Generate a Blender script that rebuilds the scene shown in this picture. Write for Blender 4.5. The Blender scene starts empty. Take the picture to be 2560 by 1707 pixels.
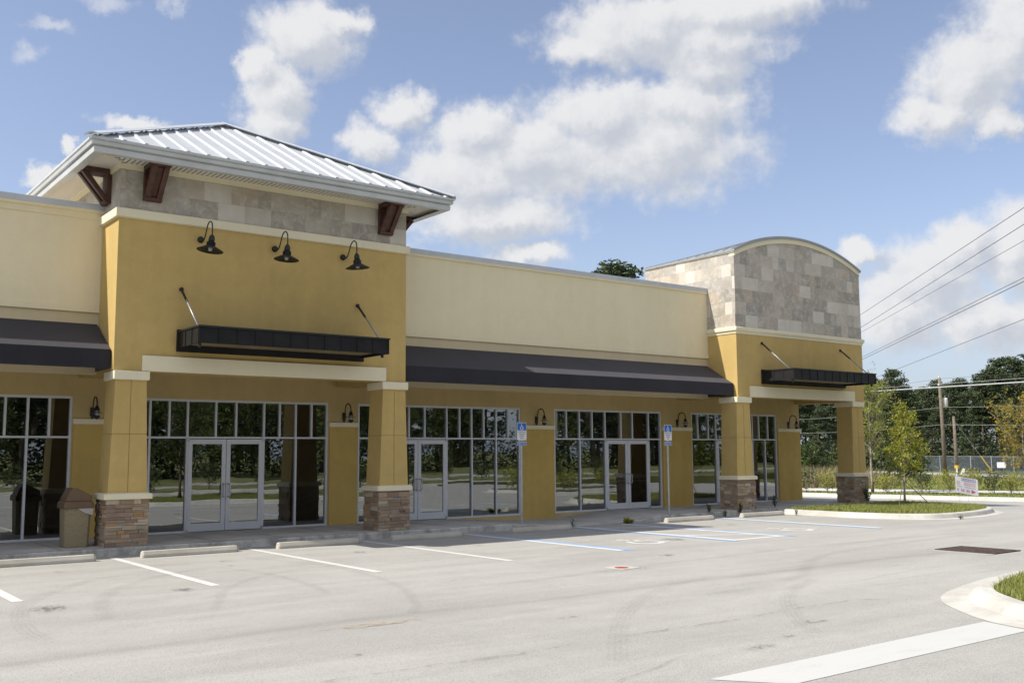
import bpy, math, random
from mathutils import Vector, Matrix
R = math.radians
S = bpy.context.scene
C = S.collection

# ---------------------------------------------------------------- camera
cam_d = bpy.data.cameras.new('camera'); cam = bpy.data.objects.new('camera', cam_d); C.objects.link(cam)
cam_d.sensor_width = 36.0; cam_d.lens = 2525.1 / 2560 * 36
cam_d.clip_start = 0.1; cam_d.clip_end = 3000
_Rv = (0.79527595, -0.60621237, -0.00653598); _F = (0.6031683, 0.79010529, 0.10918624); _U = (-0.06102593, -0.09077549, 0.99399982)
CAM = (0.0, 0.0, 1.94)
cam.matrix_world = Matrix(((_Rv[0], _U[0], -_F[0], CAM[0]), (_Rv[1], _U[1], -_F[1], CAM[1]), (_Rv[2], _U[2], -_F[2], CAM[2]), (0, 0, 0, 1)))
S.camera = cam

# ---------------------------------------------------------------- light, exposure
SUN = Vector((-0.84, 0.228, 1.0)).normalized()
SUN_EL = math.asin(SUN.z); SUN_AZ = math.atan2(SUN.x, SUN.y)
S.view_settings.view_transform = 'Standard'; S.view_settings.look = 'None'
S.view_settings.gamma = 1.0; S.view_settings.exposure = 0.72
sun_d = bpy.data.lights.new('sun', 'SUN'); sun_d.energy = 3.6; sun_d.angle = R(0.53); sun_d.color = (1.0, 0.94, 0.84)
sun = bpy.data.objects.new('sun', sun_d); C.objects.link(sun)
sun.rotation_euler = SUN.to_track_quat('Z', 'Y').to_euler()
S.cycles.max_bounces = 8; S.cycles.transparent_max_bounces = 16; S.cycles.caustics_reflective = False; S.cycles.caustics_refractive = False
S.cycles.sample_clamp_indirect = 6.0


class NT:
    """small helper around a node tree"""
    def __init__(s, t): s.t = t; t.nodes.clear()
    def n(s, kind, props=None, **inp):
        nd = s.t.nodes.new(kind)
        for k, v in (props or {}).items(): setattr(nd, k, v)
        for k, v in inp.items():
            key = int(k[1:]) if k[0] == 'i' and k[1:].isdigit() else k.replace('_', ' ')
            s.put(nd.inputs[key], v)
        return nd
    def put(s, sock, v):
        if isinstance(v, bpy.types.NodeSocket): s.t.links.new(v, sock)
        elif isinstance(v, bpy.types.Node): s.t.links.new(v.outputs[0], sock)
        else:
            if isinstance(v, tuple) and len(v) == 3 and sock.type == 'RGBA': v = v + (1,)
            sock.default_value = v
    def m(s, op, a, b=0.0, c=None, clamp=False):
        nd = s.t.nodes.new('ShaderNodeMath'); nd.operation = op; nd.use_clamp = clamp
        s.put(nd.inputs[0], a); s.put(nd.inputs[1], b)
        if c is not None: s.put(nd.inputs[2], c)
        return nd.outputs[0]
    def vm(s, op, a, b=(0, 0, 0), out=0):
        nd = s.t.nodes.new('ShaderNodeVectorMath'); nd.operation = op
        s.put(nd.inputs[0], a); s.put(nd.inputs[1], b)
        return nd.outputs[out]
    def ss(s, v, a, b):
        nd = s.t.nodes.new('ShaderNodeMapRange'); nd.interpolation_type = 'SMOOTHSTEP'
        s.put(nd.inputs[0], v); nd.inputs[1].default_value = a; nd.inputs[2].default_value = b
        return nd.outputs[0]
    def mix(s, f, a, b):
        nd = s.t.nodes.new('ShaderNodeMix'); nd.data_type = 'RGBA'
        s.put(nd.inputs[0], f); s.put(nd.inputs[6], a); s.put(nd.inputs[7], b)
        return nd.outputs[2]
    def noise(s, vec, scale, detail=4.0, rough=0.55, dist=0.0, out='Fac'):
        nd = s.t.nodes.new('ShaderNodeTexNoise')
        if vec is not None: s.put(nd.inputs['Vector'], vec)
        nd.inputs['Scale'].default_value = scale; nd.inputs['Detail'].default_value = detail
        nd.inputs['Roughness'].default_value = rough; nd.inputs['Distortion'].default_value = dist
        return nd.outputs[out]


# ---------------------------------------------------------------- sky with clouds
W = bpy.data.worlds.new('World'); S.world = W; W.use_nodes = True
n = NT(W.node_tree)
sky = n.n('ShaderNodeTexSky', dict(sky_type='NISHITA', sun_disc=False, sun_elevation=SUN_EL, sun_rotation=SUN_AZ,
                                   altitude=0.0, air_density=1.0, dust_density=1.2, ozone_density=1.6))
d = n.vm('NORMALIZE', n.n('ShaderNodeTexCoord').outputs['Generated'])
sp = n.n('ShaderNodeSeparateXYZ', i0=d)
az = n.m('MULTIPLY', n.m('ARCTAN2', sp.outputs[0], sp.outputs[1]), 180 / math.pi)
el = n.m('MULTIPLY', n.m('ARCSINE', sp.outputs[2]), 180 / math.pi)
ae = n.n('ShaderNodeCombineXYZ', i0=az, i1=el, i2=0.0).outputs[0]
wn = n.noise(ae, 0.42, 7.0, 0.66, 0.0, 'Color')
warp = n.vm('MULTIPLY', n.vm('SUBTRACT', wn, (0.5, 0.5, 0.5)), (3.0, 2.4, 0))
aew = n.vm('ADD', ae, warp)
BLOBS = [(25.38, 22.71, 2.85, 1.92), (27.41, 23.56, 1.73, 0.81), (24.08, 19.93, 1.91, 1.76), (23.9, 18.02, 1.67, 1.48), (22.95, 21.09, 1.11, 1.23), (31.15, 19.11, 1.74, 1.17), (29.32, 17.43, 1.61, 1.08), (35.57, 17.98, 2.57, 1.62), (38.59, 16.44, 6.02, 2.61), (42.58, 18.74, 3.91, 1.93), (47.64, 19.04, 3.58, 1.79), (45.76, 16.88, 5.39, 2.58), (34.63, 15.35, 3.72, 2.08), (36.25, 13.1, 4.6, 1.35), (38.54, 11.2, 2.3, 0.7), (44.99, 22.97, 5.03, 1.94), (50.29, 23.81, 5.26, 1.4), (42.17, 22.26, 2.57, 0.94), (48.61, 21.08, 2.47, 1.24), (48.42, 22.23, 4.46, 1.63), (62.69, 18.98, 2.81, 2.5), (65.08, 20.71, 2.35, 2.23), (60.84, 17.45, 2.13, 1.19), (63.88, 16.43, 1.11, 0.98), (59.82, 8.88, 2.88, 1.98), (62.03, 10.37, 1.69, 1.43), (64.27, 10.16, 2.33, 2.41), (58.53, 6.85, 2.54, 1.69), (62.59, 6.62, 2.74, 1.43), (56.47, 10.6, 1.02, 0.85), (16.54, 17.37, 1.76, 0.45), (12.11, 14.2, 0.96, 0.6), (13.39, 15.96, 0.59, 0.36)]
WISPS = [(12.08, 21.52, 1.66, 0.34), (10.98, 20.29, 1.05, 0.48), (15.0, 23.21, 1.43, 0.48), (18.31, 23.65, 0.86, 0.39)]
def blobs(vec, bl):
    acc = None
    for a, e, ra, re in bl:
        q = n.vm('MULTIPLY', n.vm('SUBTRACT', vec, (a, e, 0)), (1 / (ra * 1.42), 1 / (re * 1.42), 0))
        v = n.m('SUBTRACT', 1.0, n.vm('LENGTH', q, out=1))
        acc = v if acc is None else n.m('SMOOTH_MAX', acc, v, 0.15)
    return acc
fine = n.noise(ae, 0.55, 8.0, 0.58)
body = blobs(aew, BLOBS)
dens = n.m('ADD', body, n.m('MULTIPLY', n.m('SUBTRACT', fine, 0.5), 0.95))
# the same clouds looked up a little towards the sun, to light their edges
SHIFT = (-0.75, 0.85, 0)
fine2 = n.noise(n.vm('ADD', ae, SHIFT), 0.55, 8.0, 0.58)
dens2 = n.m('ADD', blobs(n.vm('ADD', aew, SHIFT), BLOBS), n.m('MULTIPLY', n.m('SUBTRACT', fine2, 0.5), 0.95))
cl = n.ss(dens, 0.0, 0.58)
wis = n.m('MULTIPLY', n.ss(n.m('ADD', blobs(aew, WISPS), n.m('MULTIPLY', n.m('SUBTRACT', fine, 0.5), 1.4)), 0.1, 1.0), 0.5)
# unseen clouds over the rest of the sky, thickened to add ambient light
oth = n.m('MULTIPLY', n.ss(n.noise(n.vm('MULTIPLY', ae, (1, 1.8, 0)), 0.05, 6.0, 0.6), 0.42, 0.56), n.m('MAXIMUM', n.ss(az, 74, 90), n.ss(az, 2, -12)))
mask = n.m('MAXIMUM', n.m('MAXIMUM', cl, wis), oth)
mask = n.m('MULTIPLY', mask, n.ss(el, 0.5, 5.0))
mask = n.m('MULTIPLY', mask, 0.96)
lit = n.m('ADD', n.m('MULTIPLY', n.m('SUBTRACT', dens, dens2), 1.25), n.m('MULTIPLY', n.m('SUBTRACT', 0.45, dens), 0.35))
shade = n.ss(lit, -0.52, 0.42)
ccol = n.mix(shade, (3.55, 3.75, 4.15), (5.25, 5.25, 5.3))
hz = n.m('MULTIPLY', n.ss(el, 14.0, 0.0), 0.6)
skyc = n.n('ShaderNodeHueSaturation', Saturation=0.75, Value=0.97, Color=sky.outputs[0]).outputs[0]
skyc = n.n('ShaderNodeMix', dict(data_type='RGBA', blend_type='MULTIPLY'), i0=1.0, i6=skyc, i7=(0.94, 0.962, 1.065)).outputs[2]
base = n.mix(hz, skyc, (3.3, 3.75, 4.5))
col = n.mix(mask, base, ccol)
bg = n.n('ShaderNodeBackground', Color=col, Strength=0.098)
n.n('ShaderNodeOutputWorld', Surface=bg)

# ---------------------------------------------------------------- materials
def mat(name):
    m = bpy.data.materials.new(name); m.use_nodes = True
    return m, NT(m.node_tree)

def out(n, sh): n.n('ShaderNodeOutputMaterial', Surface=sh)

def obj_co(n): return n.n('ShaderNodeTexCoord').outputs['Object']

def plain(name, col, rough=0.6, metal=0.0, var=0.08, vs=3.0, bump=0.0, bs=60.0, spec=0.5, vec=(1, 1, 1)):
    m, n = mat(name)
    co = n.vm('MULTIPLY', obj_co(n), vec)
    f = n.noise(co, vs, 6.0, 0.6)
    lo = tuple(c * (1 - var) for c in col); hi = tuple(min(1, c * (1 + var)) for c in col)
    c = n.mix(n.ss(f, 0.3, 0.7), lo, hi)
    p = n.n('ShaderNodeBsdfPrincipled', Base_Color=c, Roughness=rough, Metallic=metal)
    p.inputs['Specular IOR Level'].default_value = spec
    if bump:
        b = n.n('ShaderNodeBump', Strength=bump, Distance=0.01, Height=n.noise(co, bs, 3.0, 0.6))
        n.put(p.inputs['Normal'], b)
    out(n, p); return m

def stucco(name, col, stain=0.10):
    m, n = mat(name); co = obj_co(n)
    big = n.noise(co, 0.55, 5.0, 0.6); mid = n.noise(co, 4.0, 5.0, 0.65)
    grain = n.noise(co, 70.0, 2.0, 0.5)
    streak = n.noise(n.vm('MULTIPLY', co, (2.2, 2.2, 0.18)), 1.6, 4.0, 0.6)
    f = n.m('ADD', n.m('MULTIPLY', big, 0.45), n.m('ADD', n.m('MULTIPLY', mid, 0.28), n.m('MULTIPLY', streak, 0.27)))
    lo = tuple(c * (1 - stain) for c in col); hi = tuple(c * (1 + stain * 0.7) for c in col)
    c = n.mix(n.ss(f, 0.36, 0.64), lo, hi)
    c = n.mix(n.m('MULTIPLY', n.ss(grain, 0.35, 0.75), 0.16), c, tuple(x * 0.72 for x in col))
    b = n.n('ShaderNodeBump', Strength=0.35, Distance=0.006, Height=n.m('ADD', grain, n.m('MULTIPLY', mid, 0.8)))
    p = n.n('ShaderNodeBsdfPrincipled', Base_Color=c, Roughness=0.92, Normal=b)
    p.inputs['Specular IOR Level'].default_value = 0.25
    out(n, p); return m

def fill_ramp(e, cols, div):
    while len(e.elements) > 1: e.elements.remove(e.elements[-1])
    e.elements[0].position = 0.0; e.elements[0].color = cols[0] + (1,)
    for i, c in enumerate(cols[1:], 1):
        q = e.elements.new(min(i / div, 1.0)); q.color = c + (1,)

def ramp(n, f, cols):
    r = n.n('ShaderNodeValToRGB', i0=f).outputs[0]
    e = r.node.color_ramp; e.interpolation = 'CONSTANT'
    fill_ramp(e, cols, len(cols))
    return r

def stone(name, cols, vein, vs=9.0, bump=0.4, rough=0.85, mott=0.5, gain=1.0):
    m, n = mat(name); co = obj_co(n)
    a = n.n('ShaderNodeAttribute', dict(attribute_name='rnd'))
    cols = [tuple(x * gain for x in c) for c in cols]
    c = ramp(n, a.outputs['Fac'], cols)
    off = n.vm('ADD', co, n.vm('SCALE', (37.0, 11.0, 23.0)))
    off = n.vm('ADD', co, n.n('ShaderNodeCombineXYZ', i0=n.m('MULTIPLY', a.outputs['Fac'], 91.0), i1=n.m('MULTIPLY', a.outputs['Fac'], 47.0), i2=0.0).outputs[0])
    v1 = n.noise(off, vs, 8.0, 0.68, 0.6); v2 = n.noise(off, vs * 0.33, 5.0, 0.6, 1.2)
    c = n.mix(n.m('MULTIPLY', n.ss(v1, 0.42, 0.68), mott), c, tuple(x * gain for x in vein))
    c = n.n('ShaderNodeHueSaturation', Color=c, Value=n.m('ADD', 0.78, n.m('MULTIPLY', v2, 0.44))).outputs[0]
    b = n.n('ShaderNodeBump', Strength=bump, Distance=0.012, Height=v1)
    p = n.n('ShaderNodeBsdfPrincipled', Base_Color=c, Roughness=rough, Normal=b)
    p.inputs['Specular IOR Level'].default_value = 0.3
    out(n, p); return m

def leafmat(name, cols, trans=0.35, rough=0.55):
    m, n = mat(name)
    a = n.n('ShaderNodeAttribute', dict(attribute_name='rnd'))
    r = n.n('ShaderNodeValToRGB', i0=a.outputs['Fac']).outputs[0]; e = r.node.color_ramp
    fill_ramp(e, cols, len(cols) - 1)
    p = n.n('ShaderNodeBsdfPrincipled', Base_Color=r, Roughness=rough)
    p.inputs['Specular IOR Level'].default_value = 0.3
    t = n.n('ShaderNodeBsdfTranslucent', Color=r)
    out(n, n.n('ShaderNodeMixShader', i0=trans, i1=p, i2=t)); return m

M = {}
M['gold'] = stucco('gold_stucco', (0.535, 0.388, 0.150))
M['tan'] = stucco('tan_gold_stucco', (0.530, 0.405, 0.195))
M['wain'] = stucco('deep_gold_stucco', (0.530, 0.375, 0.120))
M['cream'] = stucco('cream_stucco', (0.790, 0.705, 0.495), 0.04)
M['trim'] = stucco('pale_cream_trim', (0.775, 0.715, 0.530), 0.04)
M['khaki'] = stucco('khaki_stucco', (0.610, 0.520, 0.345), 0.05)
M['tile'] = stone('travertine_tile', [(0.41, 0.365, 0.305), (0.51, 0.465, 0.40), (0.34, 0.31, 0.265), (0.44, 0.37, 0.295), (0.39, 0.36, 0.32), (0.58, 0.54, 0.475), (0.43, 0.39, 0.33), (0.32, 0.295, 0.26), (0.48, 0.43, 0.36), (0.37, 0.33, 0.275)], (0.58, 0.555, 0.51), 5.0, 0.25, 0.6, 0.6)
M['ledge'] = stone('ledge_stone', [(0.37, 0.285, 0.20), (0.30, 0.225, 0.155), (0.43, 0.345, 0.25), (0.28, 0.20, 0.155), (0.42, 0.255, 0.125), (0.34, 0.265, 0.195), (0.52, 0.44, 0.33), (0.315, 0.24, 0.17), (0.33, 0.31, 0.265), (0.39, 0.295, 0.20), (0.235, 0.165, 0.135), (0.45, 0.335, 0.24)], (0.32, 0.25, 0.18), 22.0, 0.7, 0.9, 0.40, 0.94)
M['mortar'] = plain('dark_joint', (0.055, 0.045, 0.035), 0.95)
M['grout'] = plain('tile_grout', (0.33, 0.30, 0.26), 0.95)
M['alu'] = plain('white_aluminium', (0.60, 0.62, 0.66), 0.38, 0.0, 0.03)
M['gutter'] = plain('white_gutter', (0.50, 0.52, 0.525), 0.4, 0.0, 0.07, 2.5)
M['soffit'] = plain('white_soffit', (0.70, 0.67, 0.60), 0.6, 0.0, 0.03)
M['gap'] = plain('soffit_gap', (0.09, 0.085, 0.08), 0.9)
M['coping'] = plain('grey_coping', (0.50, 0.53, 0.57), 0.45, 0.0, 0.05)
M['wood'] = plain('red_brown_wood', (0.078, 0.034, 0.025), 0.55, 0.0, 0.25, 6.0, 0.15, 40.0, 0.4)
M['fabric'] = None
M['fabric'] = plain('black_awning_fabric', (0.027, 0.027, 0.033), 0.8, 0.0, 0.12, 1.2, 0.12, 300.0, 0.15)
_p = next(q for q in M['fabric'].node_tree.nodes if q.type == 'BSDF_PRINCIPLED'); _p.inputs['Sheen Weight'].default_value = 0.2; _p.inputs['Sheen Roughness'].default_value = 0.5; _p.inputs['Sheen Tint'].default_value = (0.84, 0.80, 0.90, 1)
M['black'] = plain('black_metal', (0.012, 0.012, 0.013), 0.5, 0.0, 0.2, 8.0)
M['canopy'] = plain('black_canopy_sheet', (0.012, 0.012, 0.013), 0.6, 0.0, 0.3, 3.0, 0.0, 60.0, 0.25)
M['deck'] = plain('gold_reflecting_deck', (0.16, 0.125, 0.06), 0.4, 0.3, 0.2)  # brown-yellow puts the gold wall's reflection into the deck colour
M['rod'] = plain('grey_steel_rod', (0.30, 0.30, 0.32), 0.4, 0.4)
M['steel'] = plain('galvanised_steel', (0.42, 0.43, 0.45), 0.45, 0.5, 0.15, 4.0)
M['conc'] = plain('concrete_walk', (0.50, 0.49, 0.47), 0.9, 0.0, 0.14, 1.3, 0.12, 90.0)
M['jointline'] = plain('joint_line', (0.17, 0.165, 0.16), 0.95)
M['white'] = None
M['glassjar'] = plain('frosted_jar', (0.42, 0.43, 0.42), 0.25)
M['interior'] = plain('interior_grey', (0.46, 0.45, 0.43), 0.9)
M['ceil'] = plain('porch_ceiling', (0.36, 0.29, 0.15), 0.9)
M['bin'] = None
M['brown'] = plain('brown_plastic', (0.135, 0.082, 0.046), 0.5, 0.0, 0.12)
M['bag'] = plain('pale_bag_plastic', (0.42, 0.40, 0.38), 0.35)
M['bark'] = plain('pale_bark', (0.30, 0.26, 0.21), 0.9, 0.0, 0.35, 9.0)
M['pbark'] = plain('pine_bark', (0.12, 0.085, 0.065), 0.95, 0.0, 0.3, 4.0)
M['pole'] = plain('weathered_pole_wood', (0.175, 0.142, 0.110), 0.9, 0.0, 0.25, 5.0)
M['wire'] = plain('dark_wire', (0.09, 0.093, 0.10), 0.6)
M['pwire'] = plain('pale_cable', (0.42, 0.44, 0.46), 0.5)
M['yellow'] = plain('yellow_guard', (0.60, 0.42, 0.05), 0.5)
M['rust'] = plain('rusty_iron', (0.072, 0.048, 0.041), 0.8, 0.1, 0.4, 12.0)
M['pitshade'] = plain('grate_pit_shade', (0.022, 0.012, 0.010), 0.95)  # near-black tone paints the shade below the grate bars
M['red'] = plain('red_cap', (0.33, 0.065, 0.05), 0.7)
M['pad'] = plain('pale_concrete_pad', (0.47, 0.455, 0.41), 0.9)
M['signblue'] = plain('sign_blue', (0.010, 0.115, 0.42), 0.45, 0.0, 0.03)
M['signwhite'] = plain('sign_white', (0.66, 0.66, 0.67), 0.45, 0.0, 0.03)
M['signgrey'] = plain('sign_lettering', (0.13, 0.15, 0.15), 0.6)
M['banner'] = plain('banner_white', (0.72, 0.72, 0.74), 0.6, 0.0, 0.03)
M['bblue'] = plain('banner_blue', (0.16, 0.17, 0.42), 0.6)
M['bred'] = plain('banner_red', (0.50, 0.10, 0.14), 0.6)
M['bpink'] = plain('banner_faded_red', (0.60, 0.36, 0.38), 0.6)
M['mulch'] = plain('mulch', (0.13, 0.065, 0.038), 0.95, 0.0, 0.4, 9.0, 0.5, 40.0)
M['roofflat'] = plain('roof_membrane', (0.55, 0.55, 0.54), 0.8)
M['farwhite'] = plain('pale_shed_wall', (0.55, 0.55, 0.54), 0.8)
M['chain'] = plain('chain_link', (0.16, 0.19, 0.22), 0.6, 0.2)
M['leafy'] = leafmat('yellow_green_leaf', [(0.14, 0.19, 0.025), (0.28, 0.32, 0.04), (0.41, 0.42, 0.06), (0.52, 0.46, 0.08)], 0.5)
M['leafp'] = leafmat('pale_green_leaf', [(0.17, 0.21, 0.045), (0.30, 0.33, 0.08), (0.42, 0.42, 0.12)], 0.5)
M['leafo'] = leafmat('orange_green_leaf', [(0.13, 0.15, 0.02), (0.24, 0.23, 0.03), (0.38, 0.29, 0.04), (0.46, 0.26, 0.035)], 0.4)
M['leafd'] = leafmat('mid_green_leaf', [(0.03, 0.055, 0.014), (0.06, 0.095, 0.02), (0.10, 0.13, 0.03)])
M['leafo2'] = leafmat('oak_leaf', [(0.055, 0.085, 0.022), (0.095, 0.13, 0.032), (0.15, 0.175, 0.045)], 0.25)
M['needle'] = leafmat('pine_needles', [(0.034, 0.055, 0.030), (0.052, 0.080, 0.040), (0.080, 0.110, 0.048), (0.108, 0.132, 0.056)], 0.2, 0.7)
M['grass'] = leafmat('grass_blade', [(0.16, 0.21, 0.04), (0.25, 0.295, 0.065), (0.36, 0.365, 0.12), (0.46, 0.41, 0.19)], 0.35, 0.7)
M['reed'] = leafmat('dry_grass', [(0.17, 0.16, 0.07), (0.30, 0.25, 0.14), (0.36, 0.31, 0.20)], 0.3, 0.8)

def m_metalroof():
    m, n = mat('galvalume_roof'); co = obj_co(n)
    f = n.noise(n.vm('MULTIPLY', co, (1, 0.35, 1)), 3.0, 5.0, 0.6)
    c = n.mix(f, (0.47, 0.49, 0.51), (0.58, 0.60, 0.62))
    p = n.n('ShaderNodeBsdfPrincipled', Base_Color=c, Metallic=0.2, Roughness=n.m('ADD', 0.42, n.m('MULTIPLY', f, 0.12)))
    out(n, p); return m
M['roof'] = m_metalroof()
M['barrel'] = plain('grey_sheet_roof', (0.30, 0.325, 0.35), 0.5, 0.2, 0.06, 2.0)

def m_glass():
    m, n = mat('tinted_glass')
    co = obj_co(n)
    fr = n.n('ShaderNodeFresnel', IOR=1.55).outputs[0]
    fac = n.m('ADD', 0.20, n.m('MULTIPLY', fr, 0.95), clamp=True)
    bp = n.n('ShaderNodeBump', Strength=0.012, Distance=0.05, Height=n.noise(co, 1.3, 2.0, 0.5))
    t = n.n('ShaderNodeBsdfTransparent', Color=(0.55, 0.58, 0.58))
    g = n.n('ShaderNodeBsdfGlossy', Color=(0.92, 0.97, 1.0), Roughness=0.0, Normal=bp)
    out(n, n.n('ShaderNodeMixShader', i0=fac, i1=t, i2=g)); return m
M['glass'] = m_glass()

def m_asphalt():
    m, n = mat('worn_grey_paving'); co = obj_co(n)
    big = n.noise(co, 0.16, 5.0, 0.6, 0.4)
    sweep = n.noise(n.vm('MULTIPLY', co, (0.25, 1.5, 1)), 0.9, 6.0, 0.62, 0.5)
    mid = n.noise(co, 2.2, 6.0, 0.65)
    sp1 = n.noise(co, 38.0, 4.0, 0.75); sp2 = n.noise(co, 95.0, 3.0, 0.7)
    f = n.m('ADD', n.m('MULTIPLY', big, 0.35), n.m('ADD', n.m('MULTIPLY', sweep, 0.45), n.m('MULTIPLY', mid, 0.2)))
    c = n.mix(n.ss(f, 0.34, 0.66), (0.275, 0.269, 0.255), (0.385, 0.378, 0.360))
    c = n.mix(n.m('MULTIPLY', n.ss(sp1, 0.50, 0.66), 0.75), c, (0.165, 0.16, 0.15))
    c = n.mix(n.m('MULTIPLY', n.ss(sp2, 0.50, 0.64), 0.7), c, (0.60, 0.585, 0.55))
    sp0 = n.noise(co, 13.0, 6.0, 0.8)
    c = n.mix(n.m('MULTIPLY', n.ss(sp0, 0.52, 0.70), 0.35), c, (0.20, 0.195, 0.185))
    c = n.mix(n.m('MULTIPLY', n.ss(sp0, 0.46, 0.30), 0.30), c, (0.50, 0.49, 0.465))
    # dirt along the shallow valley in the middle of the lane, where water runs
    xy = n.n('ShaderNodeSeparateXYZ', i0=co)
    dy = n.m('ABSOLUTE', n.m('SUBTRACT', xy.outputs[1], n.m('ADD', 10.7, n.m('MULTIPLY', n.m('SUBTRACT', n.noise(co, 0.5, 3.0, 0.5), 0.5), 0.5))))
    val = n.m('MULTIPLY', n.ss(dy, 0.5, 0.02), n.m('MULTIPLY', n.ss(mid, 0.3, 0.6), 0.30))
    c = n.mix(val, c, (0.22, 0.208, 0.182))
    b = n.n('ShaderNodeBump', Strength=0.5, Distance=0.006, Height=n.m('ADD', sp1, n.m('MULTIPLY', sp2, 0.6)))
    p = n.n('ShaderNodeBsdfPrincipled', Base_Color=c, Roughness=0.9, Normal=b)
    p.inputs['Specular IOR Level'].default_value = 0.3
    out(n, p); return m
M['lot'] = m_asphalt()

def m_paint(name, col, wear=0.5):
    m, n = mat(name); co = obj_co(n)
    f = n.noise(co, 30.0, 5.0, 0.75); g = n.noise(n.vm('MULTIPLY', co, (1, 3, 1)), 1.5, 4.0, 0.6)
    w = n.m('MULTIPLY', n.ss(n.m('ADD', f, n.m('MULTIPLY', g, 0.55)), 0.86, 1.06), wear)
    c = n.mix(w, col, (0.31, 0.30, 0.28))
    c = n.mix(n.m('MULTIPLY', n.ss(g, 0.45, 0.7), 0.12), c, (0.4, 0.39, 0.37))
    p = n.n('ShaderNodeBsdfPrincipled', Base_Color=c, Roughness=0.75)
    out(n, p); return m
M['white'] = m_paint('white_road_paint', (0.585, 0.585, 0.575), 0.7)
M['barpaint'] = m_paint('worn_bar_paint', (0.50, 0.50, 0.49), 0.7)
M['blue'] = m_paint('blue_road_paint', (0.20, 0.355, 0.60), 0.4)

def m_decal(name, col, amount, ns=5.0, stretch=(1, 1, 1), lo=0.3, hi=0.62):
    m, n = mat(name); co = obj_co(n)
    a = n.n('ShaderNodeAttribute', dict(attribute_name='soft'))
    f = n.noise(n.vm('MULTIPLY', co, stretch), ns, 5.0, 0.7)
    fac = n.m('MULTIPLY', n.m('MULTIPLY', n.ss(a.outputs['Fac'], 0.0, 0.8), n.ss(f, lo, hi)), amount)
    dd = n.n('ShaderNodeBsdfDiffuse', Color=col); t = n.n('ShaderNodeBsdfTransparent')
    out(n, n.n('ShaderNodeMixShader', i0=fac, i1=t, i2=dd)); return m
M['tyre'] = m_decal('tyre_rubber', (0.13, 0.125, 0.115), 0.045, 2.0, (1, 1, 1), 0.2, 0.7)
M['seamtar'] = m_decal('tar_dirt', (0.13, 0.125, 0.115), 0.3, 3.5, (1, 1, 1), 0.35, 0.6)
M['sweep'] = m_decal('tyre_sweep', (0.13, 0.125, 0.115), 0.075, 1.6, (1, 1, 1), 0.15, 0.65)
M['crack'] = m_decal('crack_dirt', (0.12, 0.115, 0.10), 0.45, 2.6, (1, 1, 1), 0.42, 0.62)
M['oil'] = m_decal('oil_stain', (0.10, 0.095, 0.09), 0.6, 11.0, (1, 1, 1), 0.42, 0.6)
M['sand'] = m_decal('sand_patch', (0.45, 0.38, 0.27), 0.6, 6.0, (1, 1, 1), 0.4, 0.6)

def m_kerb():
    m, n = mat('kerb_concrete'); co = obj_co(n)
    f = n.noise(co, 1.1, 6.0, 0.65); g = n.noise(n.vm('MULTIPLY', co, (1.5, 1.5, 0.4)), 5.0, 5.0, 0.7)
    c = n.mix(n.ss(f, 0.3, 0.7), (0.40, 0.388, 0.355), (0.54, 0.527, 0.49))
    c = n.mix(n.m('MULTIPLY', n.ss(g, 0.5, 0.75), 0.35), c, (0.27, 0.255, 0.22))
    b = n.n('ShaderNodeBump', Strength=0.2, Distance=0.006, Height=n.noise(co, 80.0, 3.0))
    out(n, n.n('ShaderNodeBsdfPrincipled', Base_Color=c, Roughness=0.9, Normal=b)); return m
M['kerb'] = m_kerb()

def m_curbface():
    m, n = mat('stained_walk_edge'); co = obj_co(n)
    f = n.noise(n.vm('MULTIPLY', co, (1, 1, 0.6)), 2.2, 6.0, 0.7)
    c = n.mix(n.ss(f, 0.35, 0.62), (0.27, 0.262, 0.24), (0.53, 0.52, 0.49))
    out(n, n.n('ShaderNodeBsdfPrincipled', Base_Color=c, Roughness=0.9)); return m
M['walkedge'] = m_curbface()

def m_stop():
    m, n = mat('wheel_stop_concrete'); co = obj_co(n)
    f = n.noise(co, 2.5, 6.0, 0.65); g = n.noise(co, 40.0, 3.0, 0.7)
    c = n.mix(n.ss(f, 0.3, 0.7), (0.40, 0.375, 0.32), (0.50, 0.475, 0.42))
    c = n.mix(n.m('MULTIPLY', n.ss(g, 0.55, 0.8), 0.5), c, (0.22, 0.21, 0.19))
    b = n.n('ShaderNodeBump', Strength=0.4, Distance=0.006, Height=g)
    out(n, n.n('ShaderNodeBsdfPrincipled', Base_Color=c, Roughness=0.9, Normal=b)); return m
M['stop'] = m_stop()

def m_bin():
    m, n = mat('pebbled_bin'); co = obj_co(n)
    v = n.n('ShaderNodeTexVoronoi', Vector=co, Scale=130.0)
    c = n.mix(n.ss(v.outputs['Color'], 0.2, 0.8), (0.215, 0.175, 0.105), (0.33, 0.28, 0.18))
    b = n.n('ShaderNodeBump', Strength=0.5, Distance=0.006, Height=v.outputs['Distance'])
    out(n, n.n('ShaderNodeBsdfPrincipled', Base_Color=c, Roughness=0.85, Normal=b)); return m
M['bin'] = m_bin()

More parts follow.
